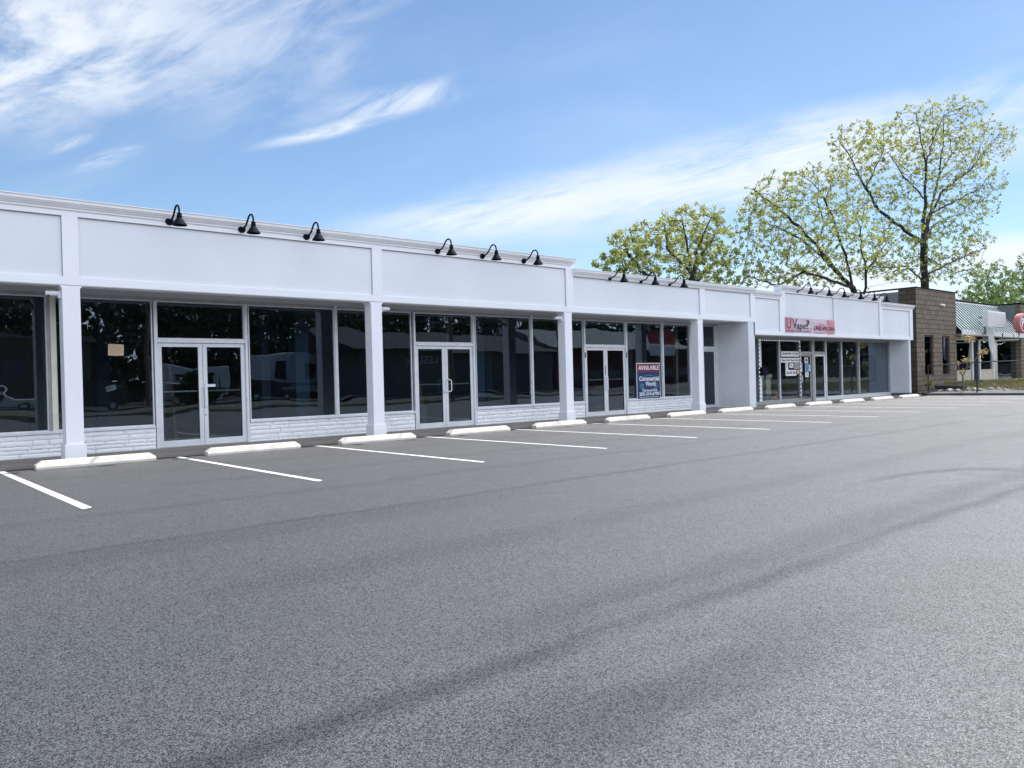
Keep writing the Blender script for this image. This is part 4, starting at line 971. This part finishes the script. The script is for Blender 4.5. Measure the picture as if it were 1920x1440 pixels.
# ------------------------------------------------------------------ trees
def tree(name, label, Y, base, guides, blobs, n_attr, leafm, seed, depth=.9, step=.55, tuft_r=.17, leaf_s=.14, per=9, trunk_r=.32, along=.35, kill=1.0, infl=4.0, keep=.5):
    rng = np.random.default_rng(seed)
    def W3(px, py, dy=0.0): p = atY(px, py, Y+dy); return np.array(p)
    nodes = []; par = []
    def addn(p, pa): nodes.append(np.array(p, float)); par.append(pa); return len(nodes)-1
    b0 = W3(*base); b0g = b0.copy(); b0g[2] = 0.0
    key = {}
    last = addn(b0g, -1); nseg = max(2, int(np.linalg.norm(b0-b0g)/step))
    for k in range(1, nseg+1): last = addn(b0g+(b0-b0g)*k/nseg, last)
    key[base] = last
    for g in guides:
        prev = key.get(g[0]);
        if prev is None:
            q = W3(*g[0]); prev = int(np.argmin([np.linalg.norm(n-q) for n in nodes]))
        dyy = 0.0; gdy = rng.uniform(-2.0, 2.0)
        p0 = nodes[prev]
        for j, w_ in enumerate(g[1:]):
            q = W3(*w_); q[1] += gdy*(j+1)/len(g); L = np.linalg.norm(q-p0); m = max(1, int(L/step))
            for k in range(1, m+1): prev = addn(p0+(q-p0)*k/m + (rng.normal(0, .05, 3) if k < m else 0), prev)
            key[w_] = prev; p0 = q
    pts = []
    sc_ = np.linalg.norm(W3(1500, 400)-W3(1501, 400)); 
    areas = np.array([b[2]*b[3] for b in blobs], float); areas /= areas.sum()
    d0 = (W3(base[0], base[1])[0:2]-np.array(CAMP)[0:2]); mpp = np.linalg.norm(d0)/F
    for i in range(n_attr):
        b = blobs[rng.choice(len(blobs), p=areas)]
        while True:
            v = rng.uniform(-1, 1, 3)
            if v @ v < 1: break
        p = W3(b[0]+v[0]*b[2], b[1]+v[1]*b[3]); p[1] += v[2]*min(b[2], b[3]*1.3)*mpp*depth
        pts.append(p)
    A = np.array(pts); alive = np.ones(len(A), bool); lost = np.zeros(len(A), bool); gro = {}
    N = np.array(nodes); par_ = list(par); 
    # nearest node bookkeeping
    D = np.full(len(A), 1e9); I = np.zeros(len(A), int)
    def upd(lo):
        nonlocal D, I
        for k in range(lo, len(N), 400):
            blk = N[k:k+400]; dd = np.linalg.norm(A[:, None, :]-blk[None], axis=2); m = dd.argmin(1); dm = dd[np.arange(len(A)), m]
            s_ = dm < D; D[s_] = dm[s_]; I[s_] = m[s_]+k
    upd(0)
    for it in range(70):
        act = alive & (D < infl*(3 if it < 12 else 1.6))
        if not act.any(): break
        newp = []; newpar = []
        idx = I[act]; dirs = A[act]-N[idx]; dirs /= np.linalg.norm(dirs, axis=1)[:, None]+1e-9
        for u in np.unique(idx):
            d = dirs[idx == u].sum(0)+np.array([0, 0, .15])+rng.normal(0, .12, 3); n_ = np.linalg.norm(d)
            if n_ < 1e-3: continue
            q_ = N[u]+d/n_*step; att = A[act][idx == u]
            gro[int(u)] = gro.get(int(u), 0)+1
            if gro[int(u)] > 4 and np.linalg.norm(att-q_, axis=1).min() > np.linalg.norm(att-N[u], axis=1).min()-.04:
                ai = np.where(act)[0][idx == u]; alive[ai] = False; lost[ai] = True; continue
            newp.append(q_); newpar.append(int(u))
        if not newp: break
        lo = len(N); N = np.vstack([N, np.array(newp)]); par_ += newpar
        upd(lo); alive &= D > kill
        if len(N) > 9000: break
    n = len(N); kids = [[] for _ in range(n)]
    for i, p in enumerate(par_):
        if p >= 0: kids[p].append(i)
    rad = np.zeros(n); tips = 0
    for i in range(n-1, -1, -1):
        if not kids[i]: rad[i] = .012
        else: rad[i] = (sum(rad[k]**2.25 for k in kids[i]))**(1/2.25)
    rad = .016 + (trunk_r-.016)*((rad-.012)/(rad[0]-.012))**1.25
    t_ = thing(name, label, 'tree', tuple(b0g), group='spring trees behind the buildings')
    mb = MB()
    # chains
    heads = [0]; done = set()
    stack = [(0, None)]
    while stack:
        i, pr_ = stack.pop(); ch = [] if pr_ is None else [pr_]
        ch.append(i)
        while kids[i]:
            ks = sorted(kids[i], key=lambda k: -rad[k]); i2 = ks[0]
            for k in ks[1:]: stack.append((k, i))
            i = i2; ch.append(i)
        if len(ch) > 1:
            r_ = [float(rad[c]) for c in ch]
            if pr_ is not None: r_[0] = r_[1]
            nn_ = 8 if r_[0] > .12 else (5 if r_[0] > .04 else 3)
            mb.tube([N[c] for c in ch], r_, nn_, caps=False)
    mb.build('trunk', M_bark, t_, smooth=True)
    # leaf tufts
    cent = [N[i] for i in range(n) if not kids[i]]
    ok_ = (~alive) & (~lost) & (D < kill*1.3); hit = N[I[ok_]]+(A[ok_]-N[I[ok_]])*.45; cent += list(hit[rng.random(len(hit)) < keep]); mid = [i for i in range(n) if kids[i] and rad[i] < .035]
    for i in mid:
        if rng.random() < along: cent.append(N[i]+rng.normal(0, .15, 3))
    C = np.array(cent); C = np.repeat(C, 1, axis=0)
    V = []; Fc = []
    T = len(C)*per
    cc_ = np.repeat(C, per, axis=0); sz = np.repeat(rng.uniform(.55, 1.35, len(C)), per)
    off = rng.normal(0, 1, (T, 3)); off /= np.linalg.norm(off, axis=1)[:, None]; off *= (rng.uniform(.1, 1, T)**.6*tuft_r*sz)[:, None]
    pos = cc_+off
    u = rng.normal(0, 1, (T, 3)); u /= np.linalg.norm(u, axis=1)[:, None]; w_ = rng.normal(0, 1, (T, 3)); v = np.cross(u, w_); v /= np.linalg.norm(v, axis=1)[:, None]
    L = (leaf_s*rng.uniform(.7, 1.3, T))[:, None]
    q = np.stack([pos-u*L*.5, pos+v*L*.38, pos+u*L*.5, pos-v*L*.38], axis=1).reshape(-1, 3) - b0g
    me = bpy.data.meshes.new('crown'); me.vertices.add(len(q)); me.vertices.foreach_set('co', q.ravel()); me.loops.add(T*4); me.loops.foreach_set('vertex_index', np.arange(T*4))
    me.polygons.add(T); me.polygons.foreach_set('loop_start', np.arange(0, T*4, 4)); me.polygons.foreach_set('loop_total', np.full(T, 4)); me.update(); me.validate()
    me.materials.append(leafm); o = bpy.data.objects.new('crown', me); COL.objects.link(o); o.parent = t_
    print(name, 'nodes', n, 'tufts', len(C))
    return t_
# round tree behind the lower fascia
tree('maple_tree', 'broad round tree in yellow green spring leaf behind the lower white fascia', 14, (1283, 600),
     [((1283, 600), (1288, 530), (1270, 470), (1250, 420)), ((1288, 530), (1310, 490), (1340, 450), (1355, 415)), ((1288, 530), (1290, 470), (1300, 415)), ((1283, 560), (1215, 515), (1180, 470)), ((1288, 545), (1325, 510), (1350, 492), (1380, 485)), ((1270, 520), (1235, 470), (1215, 430))],
     [(1300, 425, 62, 48), (1225, 450, 62, 45), (1175, 470, 40, 45), (1345, 450, 45, 55), (1260, 490, 110, 50), (1150, 500, 35, 35), (1370, 500, 35, 40), (1300, 520, 100, 30)],
     1900, M_leaf, 11, tuft_r=.17, leaf_s=.135, per=8, keep=1.0, trunk_r=.30, step=.5, kill=.6, along=.5)
tree('leaning_tree', 'left leaning spreading tree behind the vape shop lamps', 13, (1612, 585),
     [((1612, 585), (1604, 540), (1575, 505), (1545, 455), (1500, 405), (1440, 350)), ((1575, 505), (1550, 485), (1510, 445), (1470, 420)), ((1604, 540), (1586, 490), (1560, 410), (1525, 350)), ((1545, 455), (1540, 420), (1520, 380)), ((1612, 585), (1619, 540), (1614, 512), (1600, 470), (1595, 430)), ((1614, 512), (1640, 475), (1662, 430)), ((1604, 540), (1540, 520), (1470, 500)), ((1619, 540), (1660, 530), (1690, 528)), ((1500, 540), (1460, 535), (1400, 515))],
     [(1535, 340, 50, 38), (1455, 365, 48, 50), (1420, 400, 30, 45), (1500, 420, 90, 60), (1480, 480, 75, 45), (1570, 400, 50, 60), (1440, 520, 45, 28), (1600, 470, 55, 50), (1530, 520, 60, 26), (1640, 450, 35, 40)],
     2600, M_leaf, 5, tuft_r=.145, leaf_s=.13, per=7, keep=.85, trunk_r=.27, step=.5, kill=.6, along=.4)
tree('tall_tree', 'tallest tree with a dark straight trunk rising behind the block building', 15, (1733, 590),
     [((1733, 590), (1732, 530), (1728, 455), (1727, 400), (1728, 310), (1715, 255), (1705, 215)), ((1728, 310), (1752, 262), (1775, 215)), ((1728, 455), (1752, 400), (1775, 330), (1792, 270), (1800, 210)), ((1775, 330), (1778, 290), (1765, 240)),
      ((1752, 400), (1775, 355), (1830, 318), (1890, 250)), ((1752, 400), (1800, 372), (1850, 345)), ((1728, 455), (1700, 430), (1660, 393), (1640, 350), (1618, 290), (1600, 250)), ((1660, 393), (1615, 360), (1575, 325)), ((1640, 350), (1650, 300), (1660, 270)),
      ((1728, 370), (1690, 325), (1665, 285)), ((1731, 460), (1752, 420), (1800, 400)), ((1732, 530), (1690, 500), (1650, 505)), ((1732, 520), (1780, 490), (1830, 465)), ((1732, 480), (1785, 512), (1812, 505))],
     [(1605, 265, 42, 45), (1655, 275, 40, 52), (1590, 320, 35, 45), (1720, 245, 42, 58), (1790, 235, 55, 60), (1765, 300, 60, 60), (1848, 270, 48, 48), (1885, 250, 25, 18), (1815, 345, 60, 45), (1690, 340, 55, 45), (1650, 380, 50, 40), (1770, 400, 62, 45), (1835, 385, 38, 32), (1710, 430, 70, 40), (1760, 460, 70, 40), (1700, 500, 80, 34), (1790, 505, 60, 34), (1825, 450, 35, 35), (1640, 500, 40, 30)],
     4400, M_leaf, 8, tuft_r=.185, leaf_s=.165, per=7, keep=.6, trunk_r=.38, step=.6, kill=.7, along=.3)
tree('green_tree', 'fresher green tree behind the green roof', 16, (1868, 620),
     [((1868, 620), (1866, 565), (1861, 535)), ((1866, 560), (1890, 520)), ((1866, 575), (1830, 545))],
     [(1860, 530, 34, 45), (1890, 545, 36, 40), (1830, 560, 34, 26), (1862, 572, 60, 22)], 1000, M_leaf2, 21, tuft_r=.28, leaf_s=.17, per=12, trunk_r=.2, step=.5, kill=.7, along=.8)
tree('green_tree', 'green tree cut by the right edge behind the red drum sign', 18, (1935, 620),
     [((1935, 620), (1932, 565), (1927, 535)), ((1932, 560), (1950, 500))],
     [(1925, 520, 22, 50), (1950, 540, 40, 60), (1912, 565, 25, 25)], 800, M_leaf2, 23, tuft_r=.28, leaf_s=.18, per=12, trunk_r=.2, step=.55, kill=.8, along=.8)

# ------------------------------------------------------------------ across the street (mirrored in the shop windows)
def clump_tree(name, x, y, h, r_, seed, label, leafm=M_leafd, n_=2600, conic=False):
    rng = np.random.default_rng(seed); t_ = thing(name, label, 'tree', (x, y, 0), group='trees across the street')
    MB().tube([(x, y, 0), (x+.1, y, h*.4), (x, y, h*.9)], [.35, .25, .06], 8).build('trunk', M_bark, t_, smooth=True)
    c = rng.normal(0, 1, (60, 3)); c /= np.linalg.norm(c, axis=1)[:, None]; c *= rng.uniform(.3, 1, (60, 1))**.5
    zc = h*.55+c[:, 2]*h*.42; rr = r_*(1-(zc/h)*.75 if conic else np.ones(60)); cen = np.stack([c[:, 0]*rr, c[:, 1]*rr, zc], 1)
    k = rng.integers(0, 60, n_); p = cen[k]+rng.normal(0, r_*.17, (n_, 3))
    u = rng.normal(0, 1, (n_, 3)); u /= np.linalg.norm(u, axis=1)[:, None]; v = np.cross(u, rng.normal(0, 1, (n_, 3))); v /= np.linalg.norm(v, axis=1)[:, None]; L = rng.uniform(.35, .8, (n_, 1))
    q = np.stack([p-u*L*.5, p+v*L*.35, p+u*L*.5, p-v*L*.35], 1).reshape(-1, 3)
    me = bpy.data.meshes.new('crown'); me.from_pydata(q.tolist(), [], np.arange(n_*4).reshape(-1, 4).tolist()); me.materials.append(leafm)
    o = bpy.data.objects.new('crown', me); COL.objects.link(o); o.parent = t_
for i, (x, y, h, r_) in enumerate(((-2, -66, 13, 5), (6, -70, 15, 6), (20, -66, 14, 5.5), (27, -63, 13, 5), (33, -64, 15, 6), (40, -66, 14, 6), (47, -70, 15, 6), (58, -78, 14, 6), (70, -84, 16, 7), (84, -84, 15, 7), (98, -80, 15, 7), (-12, -68, 14, 6), (13, -72, 15, 6))):
    clump_tree('evergreen_tree', x, y, h, r_, 40+i, 'dark evergreen mirrored in the windows, %s from the left in the row across the street' % (ordn+['thirteenth'])[sorted([-12, -2, 6, 13, 20, 27, 33, 40, 47, 58, 70, 84, 98]).index(x)], n_=2200)
rngw = np.random.default_rng(99)
nW = 24000; tt_ = rngw.uniform(0, 1, nW)
bx = np.where(tt_ < .6, -70+tt_/.6*260, 190-rngw.uniform(0, 12, nW)); by = np.where(tt_ < .6, -92-rngw.uniform(0, 10, nW), -95+(tt_-.6)/.4*95)
hz = 17+4*np.sin(bx*.21+by*.17)+2*np.sin(bx*.63+1+by*.4); bz = rngw.uniform(0, 1, nW)**1.35*hz
pw = np.stack([bx, by, bz], 1); uu = rngw.normal(0, 1, (nW, 3)); uu /= np.linalg.norm(uu, axis=1)[:, None]; vv = np.cross(uu, rngw.normal(0, 1, (nW, 3))); vv /= np.linalg.norm(vv, axis=1)[:, None]; Lw = rngw.uniform(1.2, 2.6, (nW, 1))
qw = np.stack([pw-uu*Lw*.5, pw+vv*Lw*.4, pw+uu*Lw*.5, pw-vv*Lw*.4], 1).reshape(-1, 3)
me = bpy.data.meshes.new('woodland'); me.from_pydata(qw.tolist(), [], np.arange(nW*4).reshape(-1, 4).tolist()); me.materials.append(M_leafd)
o = bpy.data.objects.new('woodland', me); COL.objects.link(o); tag(o, 'dark woodland far across the street, mirrored in the shop glass', 'woodland', kind='stuff')
clump_tree('round_shrub', 20.5, -29.5+ -11, 2.2, 1.3, 77, 'round dark shrub mirrored low in the window right of the first doors', n_=700)

def far_building(name, label, x0, x1, y0, y1, h, m, nwin, roofm, gable=0.0, zwin=(1.0, 2.6)):
    t_ = thing(name, label, 'building', ((x0+x1)/2, (y0+y1)/2, 0))
    B(x0, x1, y0, y1, 0, h).build('wall', m, t_)
    if gable:
        MB().prismx([(y0-1, h), (y1+1, h), ((y0+y1)/2, h+gable)], x0-1, x1+1).build('roof', roofm, t_)
    else: B(x0-.3, x1+.3, y0-.3, y1+.3, h, h+.4).build('roof', roofm, t_)
    wd = (x1-x0)/nwin
    for k in range(nwin): B(x0+wd*(k+.15), x0+wd*(k+.85), y1, y1+.06, zwin[0], zwin[1]).build('window', M_winb, t_)
    return t_
far_building('office_building', 'long brown building with a window row mirrored in the leftmost window', -8, 17, -64, -56, 5.6, M_brownb, 11, M_greycl, 0, (2.2, 4.0))
lb = far_building('pool_shop', 'dark gabled store mirrored in the windows around the second doors', 37, 62, -62, -46, 4.2, M_greycl, 5, mat('dark_shingle_roof', (.05, .055, .06), .9), 2.6)
text("LESLIE'S", 1.3, M_whp, lb, 'lettering', (44.0, -45.94, 3.3), 1.0, ext=.05, normal='+y')
far_building('brick_building', 'low dark red brick building mirrored in the windows of the third bay', 70, 96, -70, -52, 5.0, mat('dark_red_brick', (.12, .045, .04), .9), 7, M_greycl, 3.0)
def vehicle(name, label, x, y, L, wd, h, hood, body, cat, rotz=0.0):
    t_ = thing(name, label, cat, (x, y, .05))
    x0 = x-L/2; zb = .35
    prof = [(0, zb), (L, zb), (L, h*.58), (L-hood*.15, h*.62), (L-hood, h*.66), (L-hood*1.5, h), (.25, h), (0, h*.62)] if hood else [(0, zb+.25), (L, zb+.25), (L, h), (0, h)]
    mb = MB(); n = len(prof)
    mb.add([(x0+a, y-wd/2, b_) for a, b_ in prof]+[(x0+a, y+wd/2, b_) for a, b_ in prof], [tuple(range(n)), tuple(range(n, 2*n))[::-1]]+[(i, n+i, n+(i+1) % n, (i+1) % n) for i in range(n)])
    mb.build('body', body, t_, bevel=.06)
    if hood: B(x0+.45, x0+L-hood*1.45, y+wd/2, y+wd/2+.015, h*.66, h*.93).build('side_window', M_dark, t_)
    if not hood:
        for a in (.25, .6): B(x0+L*a, x0+L*(a+.12), y+wd/2, y+wd/2+.02, h*.55, h*.75).build('side_window', M_dark, t_)
        B(x0+.1, x0+L-.1, y+wd/2, y+wd/2+.015, h*.36, h*.44).build('stripe', M_inkgrey, t_)
        B(x0+L*.82, x0+L*.92, y+wd/2, y+wd/2+.02, h*.22, h*.78).build('door', M_alu, t_)
    for a in (L*.2, L*.8):
        w_ = MB().lathe([(0, 0), (.34, 0), (.36, .03), (.36, .2), (0, .2)], (x0+a, y+wd/2-.17, .36), (0, 1, 0), 18).build('wheel', M_dark, t_, smooth=True)
        MB().lathe([(0, .005), (.2, .005)], (x0+a, y+wd/2+.035, .36), (0, 1, 0), 14).build('rim', M_alu, w_)
    return t_
M_carw = mat('white_car_paint', (.72, .73, .74), .25); M_card = mat('dark_car_paint', (.04, .045, .05), .25)
vehicle('travel_trailer', 'white travel trailer mirrored in the window right of the first doors', 34.5, -55, 8.5, 2.4, 4.2, 0, M_carw, 'trailer')
vehicle('travel_trailer', 'white trailer with a low roof mirrored behind the first doors', 25.0, -56, 6.5, 2.4, 3.2, 0, M_carw, 'trailer')
vehicle('parked_suv', 'white topped dark off-roader mirrored in the window right of the first doors', 27.5, -45, 4.4, 1.9, 1.9, 1.2, M_card, 'car')
vehicle('parked_car', 'white sedan mirrored at the left edge of the photo', 8.6, -44, 4.5, 1.8, 1.45, 1.4, M_carw, 'car')
vehicle('parked_van', 'dark van mirrored in the window beside the first column', 14.5, -46, 4.8, 1.9, 2.0, 1.0, M_card, 'van')
vehicle('parked_car', 'white car mirrored in the first double doors', 21.0, -44, 4.5, 1.8, 1.5, 1.4, M_carw, 'car')
for i, (x, y) in enumerate(((17.2, -41), (31.5, -24.4), (58, -41))):
    t_ = thing('utility_pole', 'wooden utility pole mirrored in the windows, %s of three' % ['left', 'middle', 'right'][i], 'pole', (x, y, 0), group='utility poles along the street')
    MB().tube([(x, y, 0), (x, y, 10)], [.17, .11], 10).build('pole', M_wood, t_, smooth=True); B(x-1.1, x+1.1, y-.06, y+.06, 9.2, 9.35).build('crossarm', M_wood, t_)
for k_, dz_ in enumerate((9.4, 8.6, 7.6)):
    pts_ = [(-60+160*i_/60, -40.9, dz_-.9*math.sin(math.pi*((i_/60*4) % 1))) for i_ in range(61)]
    solo('overhead_wire', MB().tube(pts_, .03, 4), M_galv, 'sagging overhead wire mirrored in the windows, %s of three' % ['highest', 'middle', 'lowest'][k_], 'wire', 'overhead wires along the street')
t_ = thing('pylon_sign', 'red and white pylon sign mirrored in the window right of the available sign', 'sign', (74, -40, 0))
MB().tube([(74, -40, 0), (74, -40, 6.5)], .15, 8).build('pole', M_galv, t_); B(72, 76, -40.2, -39.8, 4.9, 6.6).build('cabinet', M_red, t_); B(72, 76, -40.2, -39.8, 3.8, 4.7).build('panel', M_whp, t_)
print('objects', len(bpy.data.objects))
